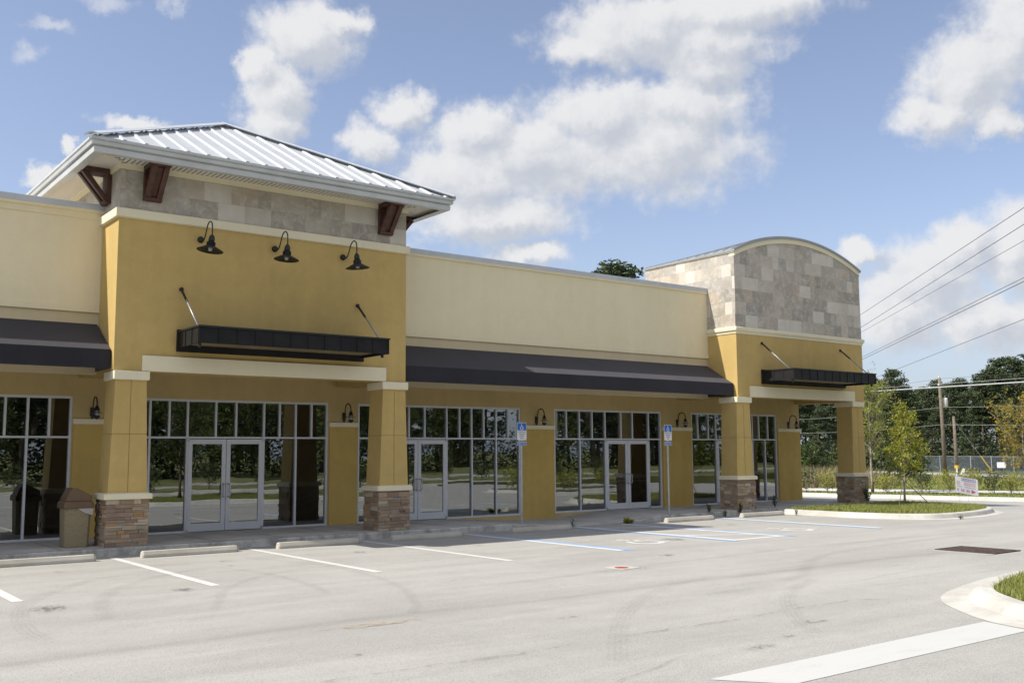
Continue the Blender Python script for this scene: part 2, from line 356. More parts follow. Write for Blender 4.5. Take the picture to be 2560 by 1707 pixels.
def m_ground():
    m, n = mat('rough_turf'); co = obj_co(n)
    f = n.noise(co, 0.12, 6.0, 0.6); g = n.noise(co, 1.7, 6.0, 0.7); h = n.noise(co, 14.0, 4.0, 0.7)
    c = n.mix(n.ss(f, 0.35, 0.65), (0.095, 0.12, 0.028), (0.20, 0.185, 0.075))
    c = n.mix(n.m('MULTIPLY', n.ss(g, 0.4, 0.7), 0.6), c, (0.13, 0.155, 0.035))
    c = n.mix(n.m('MULTIPLY', n.ss(h, 0.5, 0.75), 0.4), c, (0.055, 0.06, 0.022))
    b = n.n('ShaderNodeBump', Strength=0.8, Distance=0.08, Height=h)
    out(n, n.n('ShaderNodeBsdfPrincipled', Base_Color=c, Roughness=0.95, Normal=b)); return m
M['turf'] = m_ground()

# ---------------------------------------------------------------- mesh builder
KF = 1.25
def far(p):
    """the land right of the building falls away: far things stand lower and farther than level ground would put them"""
    return tuple(CAM[i] + (p[i] - CAM[i]) * KF for i in range(3))

class MB:
    def __init__(s): s.v = []; s.f = []; s.a = []; s.p = []
    def far(s): s.v = [far(p) for p in s.v]; return s
    def face(s, pts, a=0.0):
        i = len(s.v); s.v += [tuple(p) for p in pts]; s.f.append(tuple(range(i, i + len(pts)))); s.a.append(a)
    def box(s, x0, x1, y0, y1, z0, z1, a=0.0):
        i = len(s.v)
        s.v += [(x0, y0, z0), (x1, y0, z0), (x1, y1, z0), (x0, y1, z0), (x0, y0, z1), (x1, y0, z1), (x1, y1, z1), (x0, y1, z1)]
        s.f += [tuple(i + k for k in q) for q in ((0, 3, 2, 1), (4, 5, 6, 7), (0, 1, 5, 4), (1, 2, 6, 5), (2, 3, 7, 6), (3, 0, 4, 7))]
        s.a += [a] * 6
    def prism(s, poly, fn, t0, t1, a=0.0):
        """poly of (u,v); fn(u,v,t) -> xyz"""
        k = len(poly); i = len(s.v)
        s.v += [tuple(fn(u, v, t0)) for u, v in poly] + [tuple(fn(u, v, t1)) for u, v in poly]
        s.f += [tuple(i + j for j in range(k))[::-1], tuple(i + k + j for j in range(k))]
        s.f += [(i + j, i + (j + 1) % k, i + k + (j + 1) % k, i + k + j) for j in range(k)]
        s.a += [a] * (k + 2)
    def tube(s, pts, r, nn=8, caps=True, a=0.0):
        pts = [Vector(p) for p in pts]; rs = r if isinstance(r, (list, tuple)) else [r] * len(pts)
        rings = []; ref = None
        for j, p in enumerate(pts):
            t = (pts[min(j + 1, len(pts) - 1)] - pts[max(j - 1, 0)]).normalized()
            if ref is None:
                ref = t.orthogonal().normalized()
            u = (ref - t * ref.dot(t))
            u = u.normalized() if u.length > 1e-6 else t.orthogonal().normalized()
            ref = u; w = t.cross(u); i = len(s.v)
            s.v += [tuple(p + (u * math.cos(2 * math.pi * k / nn) + w * math.sin(2 * math.pi * k / nn)) * rs[j]) for k in range(nn)]
            rings.append(i)
        for a0, b0 in zip(rings, rings[1:]):
            s.f += [(a0 + k, a0 + (k + 1) % nn, b0 + (k + 1) % nn, b0 + k) for k in range(nn)]; s.a += [a] * nn
        if caps:
            s.f += [tuple(rings[0] + k for k in range(nn))[::-1], tuple(rings[-1] + k for k in range(nn))]; s.a += [a] * 2
    def lathe(s, prof, c=(0, 0, 0), nn=20, mtx=None, a=0.0):
        rings = []
        for r, z in prof:
            i = len(s.v)
            for k in range(nn):
                p = Vector((r * math.cos(2 * math.pi * k / nn), r * math.sin(2 * math.pi * k / nn), z))
                if mtx: p = mtx @ p
                s.v.append(tuple(p + Vector(c)))
            rings.append(i)
        for a0, b0 in zip(rings, rings[1:]):
            s.f += [(a0 + k, a0 + (k + 1) % nn, b0 + (k + 1) % nn, b0 + k) for k in range(nn)]; s.a += [a] * nn
        s.f += [tuple(rings[0] + k for k in range(nn))[::-1], tuple(rings[-1] + k for k in range(nn))]; s.a += [a] * 2
    def rect_sweep(s, x0, x1, y0, y1, prof, cap=True, a=0.0):
        """closed moulding: prof of (outset, z) swept round a rectangle with mitred corners"""
        rings = []
        for o, z in prof:
            i = len(s.v); s.v += [(x0 - o, y0 - o, z), (x1 + o, y0 - o, z), (x1 + o, y1 + o, z), (x0 - o, y1 + o, z)]; rings.append(i)
        for a0, b0 in zip(rings, rings[1:]):
            s.f += [(a0 + k, a0 + (k + 1) % 4, b0 + (k + 1) % 4, b0 + k) for k in range(4)]; s.a += [a] * 4
        if cap:
            s.f += [tuple(rings[0] + k for k in range(4))[::-1], tuple(rings[-1] + k for k in range(4))]; s.a += [a] * 2
    def build(s, name, m, parent=None, smooth=False, bevel=0.0, local=False):
        me = bpy.data.meshes.new(name); me.from_pydata(s.v, [], s.f); me.materials.append(m)
        at = me.attributes.new('rnd', 'FLOAT', 'FACE'); at.data.foreach_set('value', s.a)
        if s.p:
            ap = me.attributes.new('soft', 'FLOAT', 'POINT'); ap.data.foreach_set('value', s.p)
        if smooth: me.polygons.foreach_set('use_smooth', [True] * len(me.polygons))
        me.update()
        o = bpy.data.objects.new(name, me); C.objects.link(o)
        if parent:
            o.parent = parent
            if not local:
                off = Vector(parent.location)
                q = parent.parent
                while q: off += Vector(q.location); q = q.parent
                o.location = -off
        if bevel:
            b = o.modifiers.new('bevel', 'BEVEL'); b.width = bevel; b.segments = 2; b.limit_method = 'ANGLE'
        return o

def thing(name, label, cat, loc=(0, 0, 0), rz=0.0, group=None):
    o = bpy.data.objects.new(name, None); C.objects.link(o); o.location = loc; o.rotation_euler = (0, 0, rz); o.empty_display_size = 0.2
    return tag(o, label, cat, group)

def tag(o, label=None, cat=None, group=None, kind=None):
    if label: o['label'] = label
    if cat: o['category'] = cat
    if group: o['group'] = group
    if kind: o['kind'] = kind
    return o

def struct(o): o['kind'] = 'structure'; return o

def dup(root, loc=None, rz=None, label=None, scale=None):
    r = root.copy(); C.objects.link(r)
    if loc is not None: r.location = loc
    if rz is not None: r.rotation_euler = (0, 0, rz)
    if label: r['label'] = label
    if scale is not None: r.scale = (scale,) * 3 if not isinstance(scale, tuple) else scale
    for ch in list(root.children):
        c = ch.copy(); C.objects.link(c); c.parent = r
        for g in list(ch.children):
            d = g.copy(); C.objects.link(d); d.parent = c
    return r

def ribbon(mb, pts, w, z, ends=True):
    """flat strip on the ground with a soft edge attribute"""
    P = [Vector((p[0], p[1])) for p in pts]; base = len(mb.v); k = len(P)
    for j, p in enumerate(P):
        t = (P[min(j + 1, k - 1)] - P[max(j - 1, 0)]).normalized(); nrm = Vector((-t.y, t.x))
        e = 0.0 if ends and j in (0, k - 1) else 1.0
        for q, sft in ((-1, 0.0), (0, e), (1, 0.0)):
            mb.v.append((p.x + nrm.x * w / 2 * q, p.y + nrm.y * w / 2 * q, z)); mb.p.append(sft)
    for j in range(k - 1):
        for q in (0, 1):
            a = base + j * 3 + q
            mb.f.append((a + 1, a, a + 3, a + 4)); mb.a.append(0.0)

def smooth_path(pts, sub=6):
    o = []; P = [Vector(p) for p in pts]
    for i in range(len(P) - 1):
        p0 = P[max(i - 1, 0)]; p1 = P[i]; p2 = P[i + 1]; p3 = P[min(i + 2, len(P) - 1)]
        for k in range(sub):
            t = k / sub
            o.append(0.5 * ((2 * p1) + (p2 - p0) * t + (2 * p0 - 5 * p1 + 4 * p2 - p3) * t * t + (3 * p1 - p0 - 3 * p2 + p3) * t ** 3))
    o.append(P[-1]); return o

def text_mesh(name, s, size, m, parent, at, align='CENTER', sx=1.0):
    cu = bpy.data.curves.new(name + '_font', 'FONT'); cu.body = s; cu.size = size; cu.align_x = align; cu.align_y = 'CENTER'; cu.extrude = 0.0008
    t = bpy.data.objects.new(name + '_font', cu); C.objects.link(t)
    dg = bpy.context.evaluated_depsgraph_get(); dg.update()
    me = bpy.data.meshes.new_from_object(t.evaluated_get(dg)); bpy.data.objects.remove(t)
    me.transform(Matrix.Diagonal((sx, 1, 1, 1))); me.transform(Matrix.Rotation(R(90), 4, 'X'))
    me.name = name; me.materials.clear(); me.materials.append(m)
    o = bpy.data.objects.new(name, me); C.objects.link(o); o.parent = parent; o.location = at
    return o

rng = random.Random(7)

# ================================================================= SETTING
b = MB(); g = 1500
b.face([(-g, -g, -0.7), (g, -g, -0.7), (g, g, -0.7), (-g, g, -0.7)])
struct(b.build('ground', M['turf']))

LOT_EDGE = [(33.9, 60), (34.6, 46), (35.3, 34), (36.2, 26), (37.6, 19), (39.6, 12), (42.5, 5), (46.5, -3.6)]
FE = [far((x, y, 0.0)) for x, y in LOT_EDGE]
b = MB(); b.face([(-45, -4.0, 0.0), (33.0, -4.0, 0.0), (33.0, 75, 0.0), (-45, 75, 0.0)])
ys_ = [75, 57, 42, 32, 23, 14, 5, -4]
SL = [(33.0, y, 0.0) for y in ys_]
for k in range(7): b.face([SL[k], SL[k + 1], FE[k + 1], FE[k]])
lot = struct(b.build('parking_lot', M['lot']))

def stall(parts):
    pass
def flat(name, m, polys, z, parent=lot, label=None):
    b = MB()
    for p in polys: b.face([(x, y, z) for x, y in p])
    o = b.build(name, m, parent)
    if label: o['label'] = label
    return o
def rect(x0, x1, y0, y1): return [(x0, y0), (x1, y0), (x1, y1), (x0, y1)]
for x0, yb in ((3.03, 15.0), (5.71, 14.88), (8.44, 14.8), (11.15, 14.76)):
    flat('stall_line', M['white'], [rect(x0, x0 + 0.15, yb, 20.2)], 0.004)
for x0, side in ((13.93, 1), (17.42, -1), (19.04, 1), (22.85, -1)):
    flat('stall_line', M['white'], [rect(x0, x0 + 0.20, 14.85, 20.25)], 0.004)
    bx = x0 + 0.203 if side > 0 else x0 - 0.173
    flat('stall_line', M['blue'], [rect(bx, bx + 0.17, 14.7, 20.2)], 0.004, label='blue half of the double stall line')
hatch = [rect(17.625, 19.035, 14.86, 15.03)]
for ya in (19.45, 17.95, 16.4):
    hatch.append([(17.625, ya), (19.035, ya - 0.84), (19.035, ya - 0.66), (17.625, ya + 0.18)])
flat('access_hatching', M['white'], hatch, 0.004)
flat('stop_bar', M['barpaint'], [[(6.72, 6.07), (7.15, 5.5), (11.18, 5.5), (11.36, 6.09)]], 0.004)

def flat_strip(b, pts, w, z):
    P = [Vector(p) for p in pts]
    L_ = []; R_ = []
    for j, p in enumerate(P):
        t = (P[min(j + 1, len(P) - 1)] - P[max(j - 1, 0)]).normalized(); nn = Vector((-t.y, t.x))
        L_.append(p + nn * w / 2); R_.append(p - nn * w / 2)
    for j in range(len(P) - 1):
        b.face([(q.x, q.y, z) for q in (R_[j], R_[j + 1], L_[j + 1], L_[j])])
def wheelchair(fn, w):
    """strokes of the access emblem in a unit box; fn maps (u,v) to the plane"""
    arc = [(0.42 + 0.30 * math.cos(R(a)), 0.30 + 0.30 * math.sin(R(a))) for a in range(125, 375, 12)]
    return [arc, [(0.40, 0.86), (0.42, 0.52), (0.70, 0.52), (0.84, 0.16), (0.96, 0.20)], [(0.41, 0.68), (0.64, 0.68)]], [(0.39 + 0.085 * math.cos(R(a)), 0.97 + 0.085 * math.sin(R(a))) for a in range(0, 360, 24)]
for cx, cy in ((15.78, 16.08), (21.0, 16.1)):
    b = MB(); strokes, head = wheelchair(None, 0)
    T = lambda u, v: Vector((cx + (u - 0.5) * 1.15, cy + (v - 0.5) * 1.15))
    for st in strokes: flat_strip(b, [T(*q) for q in st], 0.15, 0.004)
    b.face([(T(*q).x, T(*q).y, 0.004) for q in head])
    b.build('wheelchair_symbol', M['white'], lot)

MARKS = [[(2.7, 11.38), (2.68, 12.38), (2.78, 13.24), (2.93, 13.97), (3.17, 14.71), (3.51, 15.36), (3.95, 16.02), (4.5, 16.72), (5.24, 17.2), (6.0, 17.5)],
         [(7.75, 18.6), (7.95, 17.74), (8.23, 16.54), (8.28, 15.41), (8.1, 14.02), (7.76, 12.81), (7.3, 11.77), (6.92, 11.1), (6.66, 10.76)],
         [(6.0, 18.3), (6.33, 17.95), (6.7, 17.19), (6.96, 15.93), (6.97, 14.97), (6.88, 14.03), (6.67, 12.99)],
         [(4.9, 12.6), (5.29, 13.46), (5.56, 14.07), (6.03, 14.75), (6.66, 15.42), (7.3, 15.84), (8.0, 16.07), (9.0, 16.3)],
         [(6.61, 7.07), (7.27, 7.78), (7.91, 8.43), (8.59, 9.05), (9.3, 9.59), (10.19, 10.17), (11.12, 10.6), (12.2, 10.9)],
         [(9.24, 6.8), (9.69, 7.33), (10.25, 7.88), (10.93, 8.48), (11.53, 8.9), (12.16, 9.25), (13.2, 9.7)],
         [(2.0, 10.55), (2.89, 10.6), (4.21, 10.66), (5.53, 10.75), (6.66, 10.73), (8.05, 10.62), (9.59, 10.6), (11.37, 10.66), (13.38, 10.6), (16.43, 10.62), (18.3, 10.5)],
         [(3.6, 12.6), (3.9, 14.0), (4.4, 15.2), (5.3, 16.4), (6.6, 17.3)], [(10.5, 9.5), (13.0, 9.9), (16.0, 11.6), (20.0, 12.2), (26, 12.4)], [(9.0, 12.2), (13.0, 12.6), (18.0, 12.9), (25, 12.6)]]
for k, pts in enumerate(MARKS):
    b = MB(); sp_ = [(p.x, p.y) for p in smooth_path([(x, y, 0) for x, y in pts])]
    if k in (0, 4, 5):
        for o_ in (-0.09, -0.03, 0.03, 0.09):
            P2 = []
            for j, q in enumerate(sp_):
                q0 = sp_[max(j - 1, 0)]; q1 = sp_[min(j + 1, len(sp_) - 1)]; t = (Vector(q1) - Vector(q0)).normalized()
                P2.append((q[0] - t.y * o_, q[1] + t.x * o_))
            ribbon(b, P2, 0.05, 0.008)
        ribbon(b, sp_, 0.3, 0.0095)
    else:
        ribbon(b, sp_, 0.22 if k < 6 else 0.34, 0.008 + 0.0015 * (k % 3))
    b.build('tyre_mark', M['tyre'] if k in (0, 4, 5) else M['sweep'], lot)
b = MB()
ck = [(4.03, 8.07), (4.76, 8.03), (5.45, 8.02), (6.03, 7.95), (6.89, 7.97), (8.14, 7.99), (9.18, 7.94), (10.2, 8.0), (11.35, 8.0), (11.8, 7.93), (12.3, 7.5)]
ck = [(p.x + rng.uniform(-.02, .02), p.y + rng.uniform(-.025, .025)) for p in smooth_path([(x, y, 0) for x, y in ck], 8)]
ribbon(b, ck, 0.045, 0.0125)
b.build('pavement_crack', M['crack'], lot)
for pts in ([(1.5, 6.2), (3.2, 6.6), (5.2, 6.3), (7.4, 6.9)], [(3.4, 4.3), (5.0, 5.1), (6.3, 5.2)], [(12.5, 16.4), (14.4, 15.8), (16.0, 15.9), (18.4, 15.2)], [(13.0, 9.0), (15.5, 9.3), (18.3, 9.1)], [(8.5, 12.9), (9.6, 13.2), (10.8, 12.9)]):
    b = MB(); q_ = [(p.x + rng.uniform(-.03, .03), p.y + rng.uniform(-.03, .03)) for p in smooth_path([(x, y, 0) for x, y in pts], 8)]
    ribbon(b, q_, 0.03, 0.0128); b.build('pavement_crack', M['seamtar'], lot)
def blot(name, m, cx, cy, rx, ry, z=0.011):
    b = MB(); k = 20; b.v.append((cx, cy, z)); b.p.append(1.0)
    for j in range(k):
        a = 2 * math.pi * j / k; q = rng.uniform(0.75, 1.15)
        b.v.append((cx + rx * q * math.cos(a), cy + ry * q * math.sin(a), z)); b.p.append(0.0)
    for j in range(k): b.f.append((0, 1 + j, 1 + (j + 1) % k)); b.a.append(0.0)
    b.build(name, m, lot)
for q in ((4.4, 18.3, .16, .12), (7.2, 18.1, .2, .16), (7.0, 17.3, .1, .08), (9.9, 18.0, .18, .2), (12.5, 17.6, .15, .12), (21.0, 18.0, .2, .2), (4.9, 8.9, .06, .05), (6.1, 6.1, .05, .04), (8.9, 6.9, .12, .05), (5.25, 14.7, .22, .3), (3.3, 14.05, .3, .42), (16.6, 15.9, .35, .5), (14.0, 13.6, .3, .2), (12.2, 12.35, .05, .05), (15.3, 13.9, .06, .08), (9.9, 7.3, .25, .12), (8.2, 6.7, .3, .1), (7.9, 9.3, .2, .08)):
    blot('oil_stain', M['oil'], *q)
blot('sand_patch', M['sand'], 6.0, 10.35, 0.9, 0.18)

# raised walk in front of the shops, with the two ramps down to the access aisle
WX = [-14, 15.4, 17.6, 19.4, 21.2, 32.6]
def wz(x):
    if x <= 15.4 or x >= 21.2: return 0.15
    if x < 17.6: return 0.15 - 0.138 * (x - 15.4) / 2.2
    if x > 19.4: return 0.012 + 0.138 * (x - 19.4) / 1.8
    return 0.012
walk = struct(thing('sidewalk', None, None))
b = MB()
for x0, x1 in zip(WX, WX[1:]):
    b.face([(x0, 20.65, wz(x0)), (x1, 20.65, wz(x1)), (x1, 23.55, wz(x1)), (x0, 23.55, wz(x0))])
b.face([(31.2, 23.55, 0.15), (32.6, 23.55, 0.15), (32.6, 46, 0.15), (31.2, 46, 0.15)])
b.build('walk_slab', M['conc'], walk)
b = MB()
for x0, x1 in zip(WX, WX[1:]):
    a_, c_ = wz(x0), wz(x1)
    b.face([(x0, 20.5, 0), (x1, 20.5, 0), (x1, 20.5, c_ - 0.02), (x0, 20.5, a_ - 0.02)])
    b.face([(x0, 20.5, a_ - 0.02), (x1, 20.5, c_ - 0.02), (x1, 20.53, c_), (x0, 20.53, a_)])
    b.face([(x0, 20.53, a_), (x1, 20.53, c_), (x1, 20.65, c_), (x0, 20.65, a_)])
b.face([(32.6, 20.5, 0), (32.6, 46, 0), (32.6, 46, 0.15), (32.6, 20.5, 0.15)])
b.build('walk_edge', M['walkedge'], walk)
b = MB()
for k in range(31):
    x = -13 + k * 1.5
    if x < 15 or x > 21.5: b.box(x - 0.006, x + 0.006, 20.56, 23.36, 0.148, 0.1535)
b.box(-13.9, 15.3, 20.644, 20.656, 0.148, 0.1535); b.box(21.3, 32.5, 20.644, 20.656, 0.148, 0.1535)
b.build('walk_joint', M['jointline'], walk)

# ---- planted islands
def offset_in(poly, dd):
    P = [Vector(p) for p in poly]; k = len(P); o = []
    for j in range(k):
        e0 = (P[j] - P[j - 1]).normalized(); e1 = (P[(j + 1) % k] - P[j]).normalized()
        n0 = Vector((-e0.y, e0.x)); n1 = Vector((-e1.y, e1.x)); bis = (n0 + n1)
        bis = bis.normalized() if bis.length > 1e-5 else n0
        o.append(P[j] + bis * dd / max(0.5, bis.dot(n0)))
    return o
def island(foot, prof, nm, soil):
    """foot: counter-clockwise outline of the kerb foot"""
    loops = [[(p.x, p.y, z) for p in offset_in(foot, dd)] for dd, z in prof]
    b = MB(); k = len(foot)
    for la, lb in zip(loops, loops[1:]):
        for j in range(k): b.face([la[j], la[(j + 1) % k], lb[(j + 1) % k], lb[j]])
    struct(b.build('kerb', M['kerb'], smooth=False))
    b = MB(); b.face([(x, y, z) for x, y, z in loops[-1]])
    struct(b.build('planting_bed', soil))
    return [Vector((p[0], p[1])) for p in loops[-1]]
def in_poly(p, poly):
    x, y = p; c = False; j = len(poly) - 1
    for i in range(len(poly)):
        if (poly[i][1] > y) != (poly[j][1] > y) and x < (poly[j][0] - poly[i][0]) * (y - poly[i][1]) / (poly[j][1] - poly[i][1]) + poly[i][0]: c = not c
        j = i
    return c
def sm2(pts, sub=4): return [(p.x, p.y) for p in smooth_path([(x, y, 0) for x, y in pts], sub)]
PROF = [(0.0, 0.004), (0.24, 0.02), (0.29, 0.12), (0.32, 0.145), (0.35, 0.152), (0.46, 0.152), (0.465, 0.11)]
isl1 = sm2([(25.55, 20.49), (25.5, 18.5), (25.6, 17.2), (25.95, 16.2), (26.6, 15.52), (27.5, 15.25), (29.0, 15.3), (30.4, 15.6), (31.3, 15.98), (32.0, 16.6), (32.4, 17.6), (32.55, 19), (32.55, 20.49)])
bed1 = island(isl1, PROF, 'kerb', M['turf'])
isl2 = sm2([(18, .4), (14, .45), (12.6, 1.2), (11.75, 2.5), (11.3, 4.0), (11.2, 5.2), (11.38, 6.0), (11.88, 6.67), (12.42, 7.2), (13.04, 7.55), (13.83, 7.78), (15, 8.03), (16.5, 8.2), (19, 8.3), (23, 8.2), (25, 7.2), (25.8, 5), (25.2, 2.5), (23, 1.0)], 3)[::-1]
PROF2 = [(0.0, 0.004), (0.33, 0.03), (0.38, 0.095), (0.43, 0.14), (0.49, 0.157), (0.64, 0.157), (0.645, 0.11)]
bed2 = island(isl2, PROF2, 'kerb', M['turf'])

# ---- land beyond the drive lane on the right, the far road and the near verge opposite the shops
b = MB()
b.face([(x, y, 0.10) for x, y in ([(x + 0.55, y) for x, y in LOT_EDGE] + [(60, -20), (400, -120), (400, 400), (60, 400), (34.5, 60)])])
struct(b.far().build('verge', M['turf']))
b = MB()
for (x0, y0), (x1, y1) in zip(LOT_EDGE, LOT_EDGE[1:]):
    pr = [(0, 0.004), (0.25, 0.02), (0.31, 0.12), (0.36, 0.15), (0.56, 0.15), (0.565, 0.09)]
    for (d0, z0), (d1, z1) in zip(pr, pr[1:]):
        b.face([(x0 + d0, y0, z0), (x0 + d1, y0, z1), (x1 + d1, y1, z1), (x1 + d0, y1, z0)])
struct(b.far().build('kerb', M['kerb']))
b = MB(); b.face([(36.0, 50, 0.106), (37.6, 50, 0.106), (43.0, 28, 0.106), (45.2, 22, 0.106), (50, 9, 0.106), (48.3, 8.2, 0.106), (43.0, 21.0, 0.106), (39.9, 26.3, 0.106)][::-1])
struct(b.far().build('footpath', M['conc']))
b = MB(); b.face([(x, y, 0.108) for x, y in ((90, 92), (97, 92), (77.0, 45.0), (72.7, 35.5), (63, 10), (56.5, 12), (67.2, 32.8), (70.5, 41.2))][::-1])
struct(b.far().build('road', M['lot']))
b = MB(); yv = -4.0
for (d0, z0), (d1, z1) in zip(PROF, PROF[1:]): b.face([(-45, yv - d0, z0), (46.5, yv - d0, z0), (46.5, yv - d1, z1), (-45, yv - d1, z1)][::-1])
struct(b.build('kerb', M['kerb']))
b = MB(); b.face([(-120, -13.5, 0.10), (300, -13.5, 0.10), (300, -4.46, 0.10), (-120, -4.46, 0.10)])
b.face([(33, -4.02, -1.0), (300, -4.02, -1.0), (300, -4.02, 0.1), (33, -4.02, 0.1)]); b.face([(47.5, -4.02, 0.1), (300, -4.02, 0.1), (300, -4.46, 0.1), (47.5, -4.46, 0.1)])
struct(b.build('verge', M['turf']))
b = MB(); b.face([(-120, -21, 0.02), (300, -21, 0.02), (300, -13.5, 0.02), (-120, -13.5, 0.02)])
struct(b.build('road', M['lot']))
b = MB(); b.face([(-300, -400, 0.0), (300, -400, 0.0), (300, -21.2, 0.0), (-300, -21.2, 0.0)])
struct(b.build('verge', M['turf']))

# ================================================================= THE BUILDING
YS = 23.37                       # storefront plane
YP = 21.95                       # parapet plane
YT = 20.78                       # tower front plane
bld = thing('retail_building', 'long single-storey strip of shops in gold and cream stucco with two stone-topped entrance towers', 'building', (18, 23, 0))
SF = [dict(x0=1.38, x1=5.76, top=[1.85, 2.28, 2.71, 3.14, 3.57, 4.0, 4.43, 4.87, 5.30], low=[2.28, 3.14, 4.0, 4.87], door=None),
      dict(x0=6.58, x1=11.93, top=[7.02, 7.45, 7.89, 8.32, 9.0, 9.5, 10.21, 10.62, 11.05, 11.48], low=[7.45, 8.32, 10.21, 11.06], door=(8.345, 10.185)),
      dict(x0=12.79, x1=18.13, top=[13.22, 13.68, 14.35, 14.85, 15.57, 16.0, 16.41, 16.83, 17.27, 17.69], low=[13.68, 15.57, 16.42, 17.27], door=(13.705, 15.545)),
      dict(x0=19.41, x1=23.95, top=[19.91, 20.43, 20.95, 21.49, 22.17, 22.67, 23.39], low=[20.45, 21.49, 23.39], door=(21.515, 23.365)),
      dict(x0=25.38, x1=29.86, top=[25.72, 26.24, 26.62, 27.3, 27.85, 28.54, 28.9, 29.39], low=[26.62, 28.54, 29.22], door=(26.645, 28.515))]
# wall with openings (front skin only 0.2 thick)
b = MB()
xs = [-14.0] + [v for s_ in SF for v in (s_['x0'], s_['x1'])] + [31.18]
for k in range(0, len(xs), 2): b.box(xs[k], xs[k + 1], YS, YS + 0.2, 0.0, 3.23)
for s_ in SF: b.box(s_['x0'], s_['x1'], YS + 0.001, YS + 0.2, 0.0, 0.14)
b.box(-14, 31.18, YS, YS + 0.2, 3.23, 4.7)
b.box(30.98, 31.18, YS + 0.2, 45, 0.0, 4.3); b.box(-14, -13.8, YS + 0.2, 45, 0, 4.3); b.box(-14, 31.18, 45, 45.2, 0, 4.3)
b.build('storefront_wall', M['tan'], bld)
b = MB(); b.box(-13.8, 30.98, YS + 0.2, 45, 4.05, 4.2); b.build('flat_roof', M['roofflat'], bld)
# dark unfitted shop interiors
b = MB()
b.face([(-13.8, YS + .2, .15), (30.98, YS + .2, .15), (30.98, 45, .15), (-13.8, 45, .15)])
b.box(-13.8, 30.98, 38.0, 38.15, 0.15, 3.9); b.box(-13.8, 30.98, YS + 0.2, 38, 3.9, 4.0)
for x in (6.1, 12.3, 18.75, 24.6): b.box(x, x + 0.15, YS + 0.35, 38, 0.16, 3.89)
b.build('shop_interior', M['interior'], bld)
# wainscot piers with their caps
for k in range(2, len(xs) - 1, 2):
    x0, x1 = xs[k], xs[k + 1]
    b = MB(); b.box(x0 + 0.03, x1 - (0.03 if k < 10 else 0.0), YS - 0.035, YS - 0.001, wz((x0 + x1) / 2) - 0.02, 2.62)
    p = b.build('wall_pier', M['wain'], bld)
    b = MB(); b.box(x0 + 0.01, x1 - (0.01 if k < 10 else -0.04), YS - 0.07, YS + 0.002, 2.62, 2.735); b.build('pier_cap', M['trim'], p, bevel=0.008)

